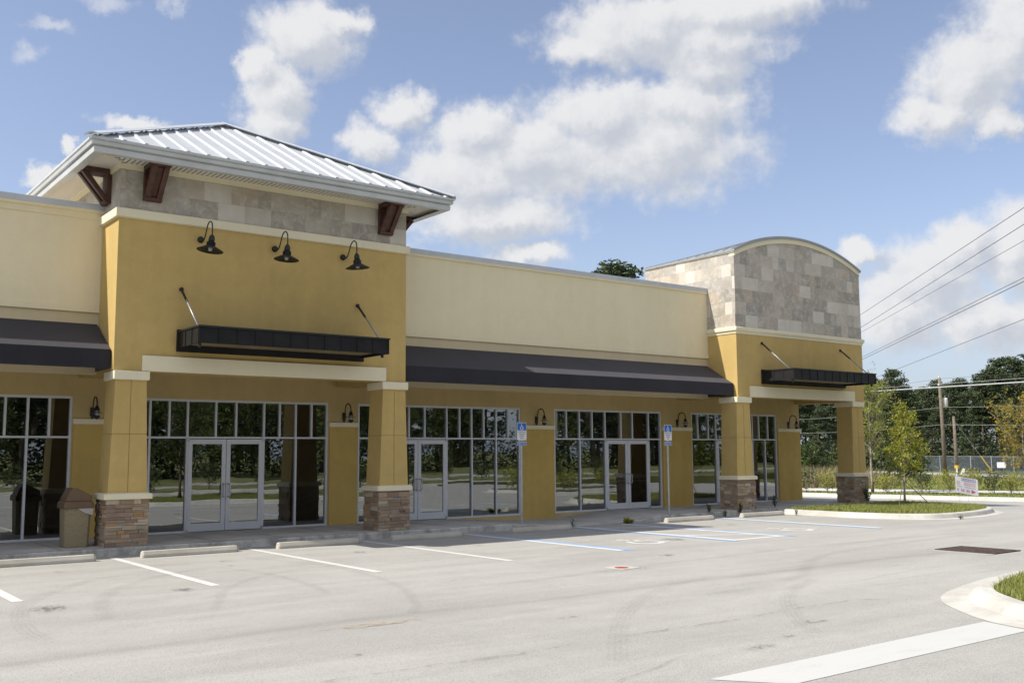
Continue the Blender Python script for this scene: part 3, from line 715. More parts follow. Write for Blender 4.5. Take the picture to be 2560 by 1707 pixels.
def storefront(s_):
    x0, x1 = s_['x0'], s_['x1']; y0, y1 = YS + 0.012, YS + 0.12; w = 0.024; b = MB(); dr = s_['door']
    b.box(x0, x1, y0, y1, 3.175, 3.23)
    b.box(x0, x0 + 0.05, y0, y1, 0.14, 3.175); b.box(x1 - 0.05, x1, y0, y1, 0.14, 3.175)
    segs = [(x0 + 0.05, x1 - 0.05)]
    b.box(x0 + 0.05, x1 - 0.05, y0 + 0.001, y1, 2.315, 2.36)
    for x in s_['top']: b.box(x - w, x + w, y0 + 0.002, y1, 2.36, 3.175)
    for x in s_['low']: b.box(x - w, x + w, y0 + 0.002, y1, 0.14, 2.315)
    if dr:
        if x0 + 0.05 < dr[0] - 0.1: b.box(x0 + 0.05, dr[0] - 0.05, y0 + 0.004, y1, 0.14, 0.195)
        b.box(dr[1] + 0.05, x1 - 0.05, y0 + 0.004, y1, 0.14, 0.195)
    else: b.box(x0 + 0.05, x1 - 0.05, y0 + 0.004, y1, 0.14, 0.195)
    fr = b.build('storefront_window', M['alu'], bld, bevel=0.004)
    b = MB(); yg = YS + 0.066
    def pane(a, c, z0, z1):
        t = rng.uniform(-0.0022, 0.0022); u = rng.uniform(-0.0018, 0.0018); wd, ht = c - a, z1 - z0
        b.face([(a, yg - t * wd - u * ht, z0), (c, yg + t * wd - u * ht, z0), (c, yg + t * wd + u * ht, z1), (a, yg - t * wd + u * ht, z1)])
    tx = [x0 + 0.04] + s_['top'] + [x1 - 0.04]
    for a, c in zip(tx, tx[1:]): pane(a, c, 2.34, 3.19)
    lx = [x0 + 0.04] + s_['low'] + [x1 - 0.04]
    for a, c in zip(lx, lx[1:]):
        if dr and a < (dr[0] + dr[1]) / 2 < c: continue
        pane(a, c, 0.18, 2.33)
    b.build('pane', M['glass'], fr)
    if dr:
        mid = (dr[0] + dr[1]) / 2
        for a, c, hx, sgn in ((dr[0], mid - 0.006, mid - 0.06, -1), (mid + 0.006, dr[1], mid + 0.06, 1)):
            b = MB(); ya, yb = y0 - 0.004, y0 + 0.045; z0, z1 = 0.165, 2.30
            b.box(a, a + 0.10, ya, yb, z0, z1); b.box(c - 0.10, c, ya, yb, z0, z1)
            b.box(a + 0.10, c - 0.10, ya + 0.001, yb, z1 - 0.115, z1); b.box(a + 0.10, c - 0.10, ya + 0.001, yb, z0, z0 + 0.185)
            dl = b.build('door', M['alu'], bld, bevel=0.003)
            b = MB(); yy = (ya + yb) / 2; t = rng.uniform(-.0015, .0015)
            b.face([(a + 0.09, yy - t, z0 + 0.17), (c - 0.09, yy + t, z0 + 0.17), (c - 0.09, yy + t, z1 - 0.10), (a + 0.09, yy - t, z1 - 0.10)]); b.build('glass', M['glass'], dl)
            b = MB(); hx = (c - 0.05) if sgn < 0 else (a + 0.05)
            hh = smooth_path([(hx, ya, 0.95), (hx, ya - 0.055, 0.95), (hx + sgn * 0.03, ya - 0.075, 0.985), (hx + sgn * 0.03, ya - 0.075, 1.1), (hx + sgn * 0.03, ya - 0.075, 1.215), (hx, ya - 0.055, 1.25), (hx, ya, 1.25)], 3)
            b.tube(hh, 0.014, 8); b.build('handle', M['steel'], dl, smooth=True)
            b = MB(); b.tube([(a + 0.05, yb + 0.05, 1.02), (c - 0.05, yb + 0.05, 1.02)], 0.016, 8); b.build('push_bar', M['steel'], dl, smooth=True)
            b = MB(); px_ = (c - 0.1) if sgn < 0 else (a + 0.1)
            b.prism([(0, 0), (-sgn * -0.13, 0), (0, -0.085)], lambda u, v, t: (px_ + u, t, z1 - 0.12 + v), yb + 0.02, yb + 0.06); b.build('door_closer', M['alu'], dl)
            b = MB(); ex = a if sgn < 0 else c
            b.box(ex - 0.035, ex + 0.035, ya - 0.012, ya + 0.02, z1 - 0.06, z1 + 0.035); b.build('pivot_hinge', M['steel'], dl); b = MB(); b.box(ex - 0.03, ex + 0.03, ya - 0.012, ya + 0.02, z0 - 0.02, z0 + 0.06); b.build('pivot_hinge', M['steel'], dl)
    return fr
for s_ in SF: storefront(s_)

# parapet wings
def parapet(x0, x1, left):
    b = MB()
    b.box(x0, x1, YP, YP + 0.3, 4.95, 7.06)
    b.box(x0, x1, YP + 0.05, YP + 0.3, 3.62, 4.95)
    p = b.build('parapet_wall', M['cream'], bld)
    b = MB(); b.box(x0, x1, YP - 0.02, YP + 0.0, 4.90, 5.03); b.build('drip_band', M['cream'], p, bevel=0.006)
    b = MB(); b.box(x0, x1, YP + 0.028, YP + 0.049, 3.62, 4.9); b.build('lower_band', M['khaki'], p)
    b = MB()
    if left:
        b.prism([(0.0, 6.86), (-0.03, 6.88), (-0.045, 6.99), (-0.09, 7.01), (-0.10, 7.06), (0.0, 7.06)], lambda u, v, t: (t, YP + u, v), x0, x1)
    else:
        b.prism([(0.0, 6.99), (-0.035, 7.0), (-0.05, 7.06), (0.0, 7.06)], lambda u, v, t: (t, YP + u, v), x0, x1)
    b.build('cornice_moulding', M['trim'] if False else M['cream'], p)
    b = MB(); b.box(x0, x1, YP - (0.11 if left else 0.04), YP + 0.34, 7.06, 7.19); b.build('coping', M['coping'], p, bevel=0.006)
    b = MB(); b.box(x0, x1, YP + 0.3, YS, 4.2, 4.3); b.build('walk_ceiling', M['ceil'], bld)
parapet(-14, 5.86, True); parapet(12.64, 24.72, False)

# tiled stone walls: every tile a separate raised face
def tiles(b, fn, w, z0, z1, seed, h=0.405, top=None):
    """fn(u, z, d) -> xyz; d is how far the tile stands proud"""
    r = random.Random(seed); z = z0; gp = 0.0015
    while z < z1 - 0.02:
        zt = min(z + h, z1); u = -r.uniform(0, 0.3)
        while u < w:
            wd = r.choice((0.3, 0.405, 0.405, 0.61, 0.61, 0.82)); a, c = max(u, 0), min(u + wd, w); u += wd
            if c - a < 0.02: continue
            if top:
                us = [a + gp + (c - a - 2 * gp) * k / 4 for k in range(5)]
                tp = [min(zt - gp, top(q)) for q in us]
                if max(tp) <= z + 0.03: continue
                pts = [(us[0], z + gp), (us[-1], z + gp)] + [(q, max(t, z + gp + 0.001)) for q, t in zip(us[::-1], tp[::-1])]
            else: pts = [(a + gp, z + gp), (c - gp, z + gp), (c - gp, zt - gp), (a + gp, zt - gp)]
            dd = 0.012 + r.uniform(0, 0.003)
            b.face([fn(q, t, dd) for q, t in pts], r.random())
        z = zt

def tower_shell(x0, x1, yb, ztop):
    b = MB(); zb = 3.63
    b.box(x0, x1, YT, YT + 0.5, zb, 4.45)
    b.box(x0, x0 + 0.5, YT + 0.5, YS, zb + 0.002, 4.45); b.box(x1 - 0.5, x1, YT + 0.5, YS, zb + 0.002, 4.45)
    b.box(x0, x1, YT, yb, 4.45, ztop)
    return b.build('entrance_tower', M['gold'], bld)
def bracket(parent, org, ax, wv):
    """timber bracket; ax = outward unit vector, wv = unit vector along the wall"""
    A = Vector(ax); Wv = Vector(wv); O = Vector(org); hw = 0.18
    f = lambda u, v, t: O + A * u + Wv * t + Vector((0, 0, v))
    b = MB()
    b.prism([(0, -0.66), (0.085, -0.66), (0.085, -0.10), (0, -0.10)], f, -hw, hw)
    b.prism([(0, -0.10), (0.60, -0.10), (0.665, -0.045), (0.665, 0), (0, 0)], f, -hw - 0.012, hw + 0.012)
    b.prism([(0, -0.72), (0.10, -0.72), (0.14, -0.66), (0, -0.66)], f, -hw - 0.006, hw + 0.006)
    dg = [(0.03, -0.655), (0.14, -0.655), (0.60, -0.105), (0.46, -0.105)]
    b.prism(dg, f, -hw + 0.004, -0.065); b.prism(dg, f, 0.065, hw - 0.004)
    b.prism([(0.05, -0.62), (0.10, -0.62), (0.52, -0.11), (0.47, -0.11)], f, -0.065, 0.065)
    b.build('roof_bracket', M['wood'], parent, bevel=0.006)

# ---- left tower with the hipped roof
TX0, TX1, TYB = 5.86, 12.64, 27.3
t1 = tower_shell(TX0, TX1, TYB, 6.74)
b = MB(); b.box(TX0 + 0.015, TX1 - 0.015, YT + 0.015, TYB - 0.015, 6.74, 7.86); b.build('frieze_core', M['grout'], t1)
b = MB()
tiles(b, lambda u, z, d: (TX0 + u, YT + 0.015 - d, z), TX1 - TX0, 6.93, 7.75, 3)
tiles(b, lambda u, z, d: (TX0 + 0.015 - d, TYB - u, z), TYB - YT, 6.93, 7.75, 5)
tiles(b, lambda u, z, d: (TX1 - 0.015 + d, YT + u, z), TYB - YT, 6.93, 7.75, 6)
b.build('stone_frieze', M['tile'], t1)
b = MB(); b.rect_sweep(TX0, TX1, YT, TYB, [(0.0, 6.735), (0.03, 6.74), (0.07, 6.75), (0.07, 6.92), (0.06, 6.93), (-0.05, 6.932)]); b.build('cornice_band', M['trim'], t1)
b = MB(); b.rect_sweep(TX0, TX1, YT, TYB, [(-0.02, 7.745), (0.035, 7.75), (0.045, 7.86), (-0.05, 7.862)]); b.build('frieze_cap', M['trim'], t1)
b = MB(); b.box(6.41, 12.08, YT - 0.06, YT, 3.628, 3.95); b.build('lintel_band', M['trim'], t1, bevel=0.01)
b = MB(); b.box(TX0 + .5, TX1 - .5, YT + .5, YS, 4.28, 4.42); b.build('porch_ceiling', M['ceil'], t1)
EX0, EX1, EY0, EY1 = 5.02, 13.40, 19.80, 28.18; ZE = 8.02; APX = (9.21, 23.99, 10.14)
def hip():
    b = MB(); c = [(EX0, EY0), (EX1, EY0), (EX1, EY1), (EX0, EY1)]
    for j in range(4):
        p, q = c[j], c[(j + 1) % 4]; b.face([(p[0], p[1], ZE), (q[0], q[1], ZE), APX])
        mid = Vector(((p[0] + q[0]) / 2, (p[1] + q[1]) / 2, ZE)); along = (Vector((q[0], q[1], ZE)) - Vector((p[0], p[1], ZE))); half = along.length / 2; along.normalize()
        up = Vector(APX) - mid; nrm = along.cross(up).normalized(); nr = int(half * 2 / 0.415)
        for k in range(nr):
            u = (k + 0.5) / nr * 2 * half - half; t = 1 - abs(u) / half
            s0 = mid + along * u + up.normalized() * 0.02; s1 = mid + along * u + up * max(t - 0.015, 0.02)
            P = lambda s, w, h: s + along * w + nrm * h
            pr = [(-0.052, 0.0), (-0.030, 0.032), (0.030, 0.032), (0.052, 0.0)]
            A0 = [P(s0, *w) for w in pr]; A1 = [P(s1, *w) for w in pr]
            for m_ in range(3): b.face([A0[m_], A0[m_ + 1], A1[m_ + 1], A1[m_]])
            b.face([A0[0], A0[1], A0[2], A0[3]]); b.face(A1[::-1])
    o = b.build('hip_roof', M['roof'], bld)
    b = MB()
    for p in c:
        p0 = Vector((p[0], p[1], ZE + 0.02)); p1 = Vector(APX) + Vector((0, 0, 0.03)); dirv = (p1 - p0).normalized(); sd = dirv.cross(Vector((0, 0, 1))).normalized(); upv = sd.cross(dirv)
        pr = [(-0.15, 0.02), (-0.05, 0.065), (0.05, 0.065), (0.15, 0.02), (0.14, 0.0), (0, 0.045), (-0.14, 0.0)]
        A0 = [p0 + sd * u + upv * v for u, v in pr]; A1 = [p1 + sd * u + upv * v for u, v in pr]
        for m_ in range(7): b.face([A0[m_], A0[(m_ + 1) % 7], A1[(m_ + 1) % 7], A1[m_]])
        b.face(A0); b.face(A1[::-1])
    b.build('hip_cap', M['coping'], o)
    b = MB(); b.rect_sweep(EX0 + 0.1, EX1 - 0.1, EY0 + 0.1, EY1 - 0.1, [(-0.15, 7.76), (-0.02, 7.75), (0.02, 7.75), (0.03, 7.855), (0.005, 7.862), (0.005, 7.885), (0.07, 7.892), (0.085, 7.955), (0.07, 7.962), (0.07, 7.97), (0.105, 7.985), (0.105, 8.035), (0.085, 8.04), (0.06, 8.0), (-0.1, 7.99)], cap=False); b.build('gutter', M['gutter'], o)
    b = MB(); zs = 7.86
    b.rect_sweep(EX0 + 0.1, EX1 - 0.1, EY0 + 0.1, EY1 - 0.1, [(0.0, zs + 0.012), (-1.2, zs + 0.012)], cap=False)
    b.build('soffit_backing', M['gap'], o)
    b = MB()
    def board(p, q):  # p,q corners in xy
        b.box(min(p[0], q[0]), max(p[0], q[0]), min(p[1], q[1]), max(p[1], q[1]), zs, zs + 0.01)
    x = EX0 + 0.1
    while x < EX1 - 0.1:
        x2 = min(x + 0.105, EX1 - 0.1); mx = (x + x2) / 2
        dpt = min(YT - EY0 - 0.1, mx - EX0 - 0.1, EX1 - 0.1 - mx)
        if dpt > 0.02: board((x, EY0 + 0.1), (x2 - 0.030, EY0 + 0.1 + dpt)); board((x, EY1 - 0.1 - dpt), (x2 - 0.012, EY1 - 0.1))
        x = x2
    y = EY0 + 0.1
    while y < EY1 - 0.1:
        y2 = min(y + 0.105, EY1 - 0.1); my = (y + y2) / 2
        dl = min(TX0 - EX0 - 0.1, my - EY0 - 0.1, EY1 - 0.1 - my)
        if dl > 0.02: board((EX0 + 0.1, y), (EX0 + 0.1 + dl, y2 - 0.012)); board((EX1 - 0.1 - dl, y), (EX1 - 0.1, y2 - 0.012))
        y = y2
    b.build('soffit', M['soffit'], o)
    return o
hip()
for x in (6.50, 12.03): bracket(t1, (x, YT - 0.0, 7.855), (0, -1, 0), (1, 0, 0))
for y in (21.56, 26.4):
    bracket(t1, (TX0, y, 7.855), (-1, 0, 0), (0, 1, 0)); bracket(t1, (TX1, y, 7.855), (1, 0, 0), (0, 1, 0))

# ---- right tower with the barrel roof
UX0, UX1, UYB = 24.72, 31.45, 24.72
t2 = tower_shell(UX0, UX1, UYB, 5.62)
ZS0, RISE = 8.10, 0.72; half = (UX1 - UX0) / 2; ucx = (UX0 + UX1) / 2
RA = (half * half + RISE * RISE) / (2 * RISE)
def arch(u, off=0.0):  # height of the arch over the springing line for a distance u from the centre
    return ZS0 + off + math.sqrt(max(RA * RA - u * u, 0)) - (RA - RISE)
b = MB(); k = 28
poly = [(UX0 + 0.015, 5.62), (UX1 - 0.015, 5.62)] + [(ucx + half * 0.995 * (1 - 2 * j / k), arch(half * 0.995 * (1 - 2 * j / k))) for j in range(k + 1)]
b.prism(poly, lambda u, v, t: (u, t, v), YT + 0.015, UYB - 0.01)
b.build('gable_core', M['grout'], t2)
b = MB()
tiles(b, lambda u, z, d: (UX0 + u, YT + 0.015 - d, z), UX1 - UX0, 5.83, 8.84, 11, top=lambda u: arch(u - half) - 0.002)
tiles(b, lambda u, z, d: (UX0 + 0.015 - d, UYB - u, z), UYB - YT, 5.83, 8.195, 12)
tiles(b, lambda u, z, d: (UX1 - 0.015 + d, YT + u, z), UYB - YT, 5.83, 8.10, 14)
b.build('stone_gable', M['tile'], t2)
b = MB(); b.rect_sweep(UX0, UX1, YT, UYB, [(0.0, 5.615), (0.02, 5.62), (0.035, 5.70), (0.07, 5.715), (0.075, 5.80), (0.06, 5.83), (-0.05, 5.832)]); b.build('cornice_band', M['trim'], t2)
b = MB(); b.box(25.27, 30.84, YT - 0.06, YT, 3.628, 3.98); b.build('lintel_band', M['trim'], t2, bevel=0.01)
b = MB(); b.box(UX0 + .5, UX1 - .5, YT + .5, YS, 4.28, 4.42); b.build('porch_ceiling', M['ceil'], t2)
def arcband(o0, o1, y0, y1, m, nm, ext=0.0, parent=t2, kk=40):
    b = MB(); hh = half + ext
    pts0 = [(ucx - hh + 2 * hh * j / kk, arch(min(abs(-hh + 2 * hh * j / kk), half), o0) - max(0, abs(-hh + 2 * hh * j / kk) - half) * 0.45) for j in range(kk + 1)]
    pts1 = [(x, z + o1 - o0) for x, z in pts0]
    for j in range(kk):
        b.prism([pts0[j], pts0[j + 1], pts1[j + 1], pts1[j]], lambda u, v, t: (u, t, v), y0, y1)
    return b.build(nm, m, parent)
arcband(0.0, 0.155, YT - 0.03, YT + 0.2, M['trim'], 'arch_trim')
br = arcband(0.155, 0.225, YT - 0.07, UYB + 0.06, M['barrel'], 'barrel_roof', 0.05, bld)
b = MB()
for k in range(11):
    y = YT + 0.02 + k * 0.385
    for s_ in (-1, 1):
        pass
    P_ = []
    for j in range(33):
        u = -half - 0.05 + (2 * half + 0.1) * j / 32
        P_.append((ucx + u, y, arch(min(abs(u), half), 0.24) - max(0, abs(u) - half) * 0.45))
    b.tube(P_, 0.022, 6)
sm = b.build('standing_seam', M['barrel'], br)
for o_ in (br, sm, bpy.data.objects['gable_core']):      # the barrel flattens towards its back
    for v in o_.data.vertices:
        if v.co.z > 8.14: v.co.z -= 0.32 * max(0, (v.co.y - YT - 0.1) / (UYB - YT)) * (v.co.z - 8.14)
for xe in (UX0 - 0.03, UX1 - 0.02): b = MB(); b.box(xe, xe + 0.05, YT - 0.02, UYB, 8.2, 8.25); b.build('eave_trim', M['trim'], t2)

# ---- columns
def ledge(b, x0, x1, y0, y1, z0, z1, seed):
    """courses of rough split stones standing proud of the core, on all four faces"""
    r = random.Random(seed)
    for side in range(4):
        w = (x1 - x0) if side % 2 == 0 else (y1 - y0); z = z0
        def put(a, c, za, zb, d, v):
            e = 0.0025
            if side == 0: b.box(x0 + a + e, x0 + c - e, y0 - d, y0 + 0.03, za + e, zb - e, v)
            elif side == 2: b.box(x0 + a + e, x0 + c - e, y1 - 0.03, y1 + d, za + e, zb - e, v)
            elif side == 1: b.box(x1 - 0.03, x1 + d, y0 + a + e, y0 + c - e, za + e, zb - e, v)
            else: b.box(x0 - d, x0 + 0.03, y0 + a + e, y0 + c - e, za + e, zb - e, v)
        while z < z1 - 0.01:
            h = r.choice((0.055, 0.07, 0.08, 0.09, 0.115)); zt = min(z + h, z1)
            if z1 - zt < 0.03: zt = z1
            u = 0.0
            while u < w - 0.001:
                wd = r.uniform(0.11, 0.36); c = min(u + wd, w)
                if w - c < 0.06: c = w
                ex0 = 0.02 if u == 0 else 0; ex1 = 0.02 if c == w else 0
                if zt - z > 0.075 and r.random() < 0.3:
                    zm = z + (zt - z) * r.uniform(0.4, 0.6)
                    put(u - ex0, c + ex1, z, zm, r.uniform(0.012, 0.04), r.random()); put(u - ex0, c + ex1, zm, zt, r.uniform(0.012, 0.04), r.random())
                else: put(u - ex0, c + ex1, z, zt, r.uniform(0.012, 0.045), r.random())
                u = c
            z = zt
COLS = [(5.80, 6.62, 1.07, 1), (11.90, 12.74, 1.07, 2), (24.50, 25.36, 1.06, 3), (30.56, 31.40, 1.04, 4)]
for x0, x1, zc, sd in COLS:
    y0, y1 = 20.72, 21.42; cx = (x0 + x1) / 2; cy = (y0 + y1) / 2
    b = MB(); hb, ht = 0.385, 0.305; db, dt = 0.315, 0.31; z0, z1 = zc + 0.10, 3.44; r_ = 0.006
    # tapered shaft cut by a horizontal and a vertical reveal
    zr = 2.36
    def ring(z, inset=0.0):
        t = (z - z0) / (z1 - z0); hx = hb + (ht - hb) * t - inset; hy = db + (dt - db) * t - inset
        return [(cx - hx, cy - hy, z), (cx + hx, cy - hy, z), (cx + hx, cy + hy, z), (cx - hx, cy + hy, z)]
    lv = [(z0, 0), (zr - 0.008, 0), (zr - 0.006, 0.012), (zr + 0.006, 0.012), (zr + 0.008, 0), (z1, 0)]
    rr = [ring(*q) for q in lv]
    for A_, B_ in zip(rr, rr[1:]):
        for j in range(4):
            p, q, s2, t2_ = A_[j], A_[(j + 1) % 4], B_[(j + 1) % 4], B_[j]
            if j in (0,):
                lp = lambda a, c, f: tuple(a[i] + (c[i] - a[i]) * f for i in range(3))
                for f0, f1, ins in ((0, .493, 0), (.493, .507, 1), (.507, 1, 0)):
                    dy = 0.012 if ins else 0
                    Q = [lp(p, q, f0), lp(p, q, f1), lp(t2_, s2, f1), lp(t2_, s2, f0)]
                    b.face([(x, y + dy, z) for x, y, z in Q])
            else: b.face([p, q, s2, t2_])
    cl_ = b.build('column', M['gold'], bld)
    b = MB(); b.rect_sweep(cx - hb, cx + hb, cy - db, cy + db, [(-.05, zc + .10), (0.0, zc + 0.13), (0.08, zc + 0.105), (0.085, zc + 0.09), (0.085, zc), (-0.02, zc)][::-1]); b.build('pedestal_cap', M['trim'], cl_, bevel=0.008)
    b = MB(); b.rect_sweep(cx - ht, cx + ht, cy - dt - .02, cy + dt + .02, [(-.05, 3.44), (0.035, 3.44), (0.045, 3.46), (0.045, 3.62), (-0.05, 3.625)]); b.build('capital', M['trim'], cl_, bevel=0.008)
    b = MB(); b.box(x0 + 0.038, x1 - 0.038, y0 + 0.048, y1 - 0.038, 0.12, zc - 0.002); pc = b.build('pedestal', M['mortar'], cl_)
    b = MB(); ledge(b, x0 + 0.02, x1 - 0.02, y0 + 0.03, y1 - 0.02, 0.15, zc, sd * 13); b.build('ledge_stones', M['ledge'], cl_)

# ================================================================= FITTINGS ON THE FRONT
def awning(x0, x1, label):
    t = thing('awning', label, 'awning', ((x0 + x1) / 2, YP, 4.0), group='black fabric awnings between the towers')
    yf = 20.92; yb = YP + 0.026; zt, zf, zv = 4.665, 4.045, 3.665
    b = MB(); nx = int((x1 - x0) / 0.5)
    for k in range(nx):
        a, c = x0 + (x1 - x0) * k / nx, x0 + (x1 - x0) * (k + 1) / nx
        for j in range(6):
            f0, f1 = j / 6, (j + 1) / 6
            sg = lambda f: -0.012 * math.sin(math.pi * f)
            p = lambda x, f: (x, yb + (yf - yb) * f, zt + (zf - zt) * f + sg(f))
            b.face([p(a, f1), p(c, f1), p(c, f0), p(a, f0)])
    tp = b.build('top_panel', M['fabric'], t)
    b = MB()
    b.box(x0, x1, yf - 0.004, yf + 0.008, zv, zf + 0.004); b.build('valance', M['fabric'], t)
    b = MB()
    for x in (x0 + 0.003, x1 - 0.003):
        b = MB(); b.face([(x, yb, zt), (x, yf + .01, zf - .01), (x, yf + .01, zv), (x, yb, zv)]); b.build('end_panel', M['fabric'], t)
    b = MB(); b.tube([(x0, yf + 0.03, zv + 0.02), (x1, yf + 0.03, zv + 0.02)], 0.014, 6); b.tube([(x0 + .02, yf + 0.03, zv + 0.02), (x0 + .02, yb, zv + 0.02)], 0.014, 6); b.build('awning_frame', M['black'], t)
awning(-13.9, 5.83, 'black fabric awning left of the tower with the hipped metal roof')
awning(12.67, 24.68, 'black fabric awning between the two stone-topped towers')

def canopy(x0, x1, label):
    t = thing('metal_canopy', label, 'canopy', ((x0 + x1) / 2, YT, 4.1), group='flat black metal canopies on the towers')
    yf = 19.52; z0, z1 = 4.14, 4.46; th = 0.035; nx = 11
    b = MB()
    b.box(x0, x1, yf, yf + th, z0, z1); b.box(x0, x0 + th, yf + th, YT - 0.09, z0, z1); b.box(x1 - th, x1, yf + th, YT - 0.09, z0, z1)
    for k in range(nx + 1):
        x = x0 + 0.012 + (x1 - x0 - 0.024) * k / nx; b.box(x - 0.012, x + 0.012, yf - 0.014, yf - 0.0005, z0, z1)
    for k in range(4):
        y = yf + 0.02 + (YT - 0.13 - yf) * k / 3
        for sx, xx in ((-1, x0), (1, x1)): b.box(min(xx, xx + sx * 0.014), max(xx, xx + sx * 0.014), y - 0.012, y + 0.012, z0, z1)
    f = b.build('fascia', M['canopy'], t)
    b = MB(); b.box(x0 - 0.02, x1 + 0.02, yf - 0.03, yf + 0.05, z1, z1 + 0.035); b.box(x0 - 0.02, x0 + 0.05, yf + 0.05, YT - .09, z1, z1 + 0.034); b.box(x1 - 0.05, x1 + 0.02, yf + 0.05, YT - .09, z1, z1 + 0.034); b.build('top_lip', M['black'], f)
    b = MB(); y = yf + th
    while y < YT - 0.12:
        b.prism([(y, 4.20), (y + 0.05, 4.20), (y + 0.07, 4.24), (y + 0.10, 4.24), (y + 0.12, 4.20), (y + 0.12, 4.26), (y, 4.26)], lambda u, v, tt: (tt, u, v), x0 + th, x1 - th); y += 0.12
    b.build('deck', M['deck'], t)
    b = MB(); b.box(x0 - 0.02, x1 + 0.02, YT - 0.085, YT - 0.001, 4.06, 4.52); b.build('ledger', M['canopy'], t)
    for x in (x0 + 0.05, x1 - 0.12):
        b = MB(); A_ = Vector((x, YT - 0.03, 5.36)); B_ = Vector((x, yf + 0.10, 4.40))
        b.tube([A_, B_], 0.019, 8); rd = b.build('hanger_rod', M['rod'], t, smooth=True)
        b = MB(); b.tube([A_, A_ + (B_ - A_) * 0.32], 0.026, 8); b.lathe([(0.045, 0), (0.045, 0.035), (0.02, 0.05)], (x, YT - 0.0, 5.37), 10, Matrix.Rotation(R(90), 3, 'X')); b.build('rod_shade_and_mount', M['black'], rd)  # black tube paints shade on the rod's upper end, beside its wall mount
        b = MB(); b.box(x - 0.02, x + 0.02, yf + 0.06, yf + 0.12, 4.06, 4.15); b.build('bolt', M['black'], rd)
canopy(7.12, 11.44, 'long black metal canopy under the three barn lamps, on the hip-roofed tower')
canopy(25.89, 30.27, 'black metal canopy under the arched stone gable, on the right tower')

# ---- gooseneck barn lamps
def barn_lamp(label, x, tilt):
    t = thing('barn_lamp', label, 'wall lamp', (x, YT, 6.47), group='gooseneck barn lamps over the long canopy')
    b = MB(); b.lathe([(0.066, 0.0), (0.07, 0.03), (0.055, 0.07), (0.025, 0.09)], (0, 0, 0), 16, Matrix.Rotation(R(90), 3, 'X')); b.build('wall_mount', M['black'], t, True, local=True)
    b = MB(); b.tube(smooth_path([(0, -0.05, -0.01), (0, -0.14, -0.05), (0, -0.25, 0.0), (0, -0.34, 0.13), (0, -0.42, 0.25), (0, -0.54, 0.30), (0, -0.65, 0.24), (0, -0.685, 0.1), (0, -0.68, -0.02)], 5), 0.0135, 8); b.build('gooseneck_arm', M['black'], t, True, local=True)
    o = Vector((0, -0.68, -0.02)); mt = Matrix.Rotation(R(tilt), 3, 'Y')
    b = MB(); b.lathe([(0.012, 0.02), (0.035, 0.0), (0.058, -0.04), (0.064, -0.09), (0.062, -0.14)], o, 18, mt); b.build('lamp_cap', M['black'], t, True, local=True)
    b = MB()
    b.lathe([(0.052, -0.14), (0.052, -0.225)], o, 16, mt); b.build('neck', M['glassjar'], t, True, local=True)
    b = MB()
    for k in range(4): b.lathe([(0.055, -0.148 - k * 0.022), (0.092, -0.150 - k * 0.022), (0.092, -0.157 - k * 0.022), (0.055, -0.159 - k * 0.022)], o, 18, mt)
    b.build('guard_ring', M['black'], t, local=True)
    b = MB(); b.lathe([(0.075, -0.222), (0.10, -0.235), (0.27, -0.325), (0.27, -0.333), (0.10, -0.248), (0.06, -0.235)], o, 28, mt); b.build('lamp_shade', M['black'], t, True, local=True)
    b = MB(); b.lathe([(0.04, -0.25), (0.05, -0.29), (0.03, -0.335)], o, 12, mt); b.build('bulb', M['glassjar'], t, True, local=True)
    return t
barn_lamp('leftmost barn lamp, its black shade tilted, nearest the lit left edge of the tower', 7.55, 7)
barn_lamp('middle one of the three black gooseneck barn lamps above the long canopy', 9.23, 4)
barn_lamp('rightmost barn lamp, its black shade hanging level, nearest the right roof bracket', 10.92, -5)

# ---- wall lanterns
def lantern(label, x):
    t = thing('wall_lantern', label, 'wall lamp', (x, YS, 2.735), group='black hooked lanterns over the wall piers')
    b = MB(); b.box(-0.045, 0.045, -0.04, -0.001, 0.06, 0.25); b.box(-0.02, 0.02, -0.045, -0.005, 0.0, 0.06); b.build('back_plate', M['black'], t, bevel=0.004, local=True)
    b = MB(); b.tube(smooth_path([(0, -0.04, 0.15), (0, -0.07, 0.25), (0, -0.075, 0.34), (0, -0.13, 0.445), (0, -0.225, 0.475), (0, -0.325, 0.44), (0, -0.375, 0.35), (0, -0.38, 0.27)], 5), 0.0145, 8); b.build('hook_arm', M['black'], t, True, local=True)
    o = (0, -0.38, 0.0)
    b = MB(); b.lathe([(0.012, 0.285), (0.035, 0.265), (0.05, 0.20), (0.062, 0.185), (0.058, 0.175)], o, 16); b.build('lantern_cap', M['black'], t, True, local=True)
    b = MB(); b.lathe([(0.042, 0.175), (0.046, 0.12), (0.042, 0.055)], o, 16); b.build('glass_jar', M['glassjar'], t, True, local=True)
    b = MB(); b.lathe([(0.05, 0.135), (0.125, 0.13), (0.125, 0.122), (0.05, 0.118)], o, 24)
    for k in range(4):
        a = R(45 + 90 * k); b.tube([(0.054 * math.cos(a), -0.38 + 0.054 * math.sin(a), 0.18), (0.054 * math.cos(a), -0.38 + 0.054 * math.sin(a), 0.05)], 0.005, 5)
    b.lathe([(0.05, 0.065), (0.066, 0.055), (0.066, 0.02), (0.03, 0.0), (0.012, -0.02)], o, 16); b.build('lantern_guard', M['black'], t, local=True)
for x, l in ((6.17, 'hooked black lantern beside the leftmost column, above the brown-lidded bin'), (12.37, 'hooked black lantern on the pier just left of the second column'), (18.72, 'hooked black lantern on the pier beside the nearer blue parking sign'), (24.69, 'hooked black lantern on the pier between the farther parking sign and the third column'), (30.53, 'hooked black lantern on the end pier at the open corner porch')):
    lantern(l, x)

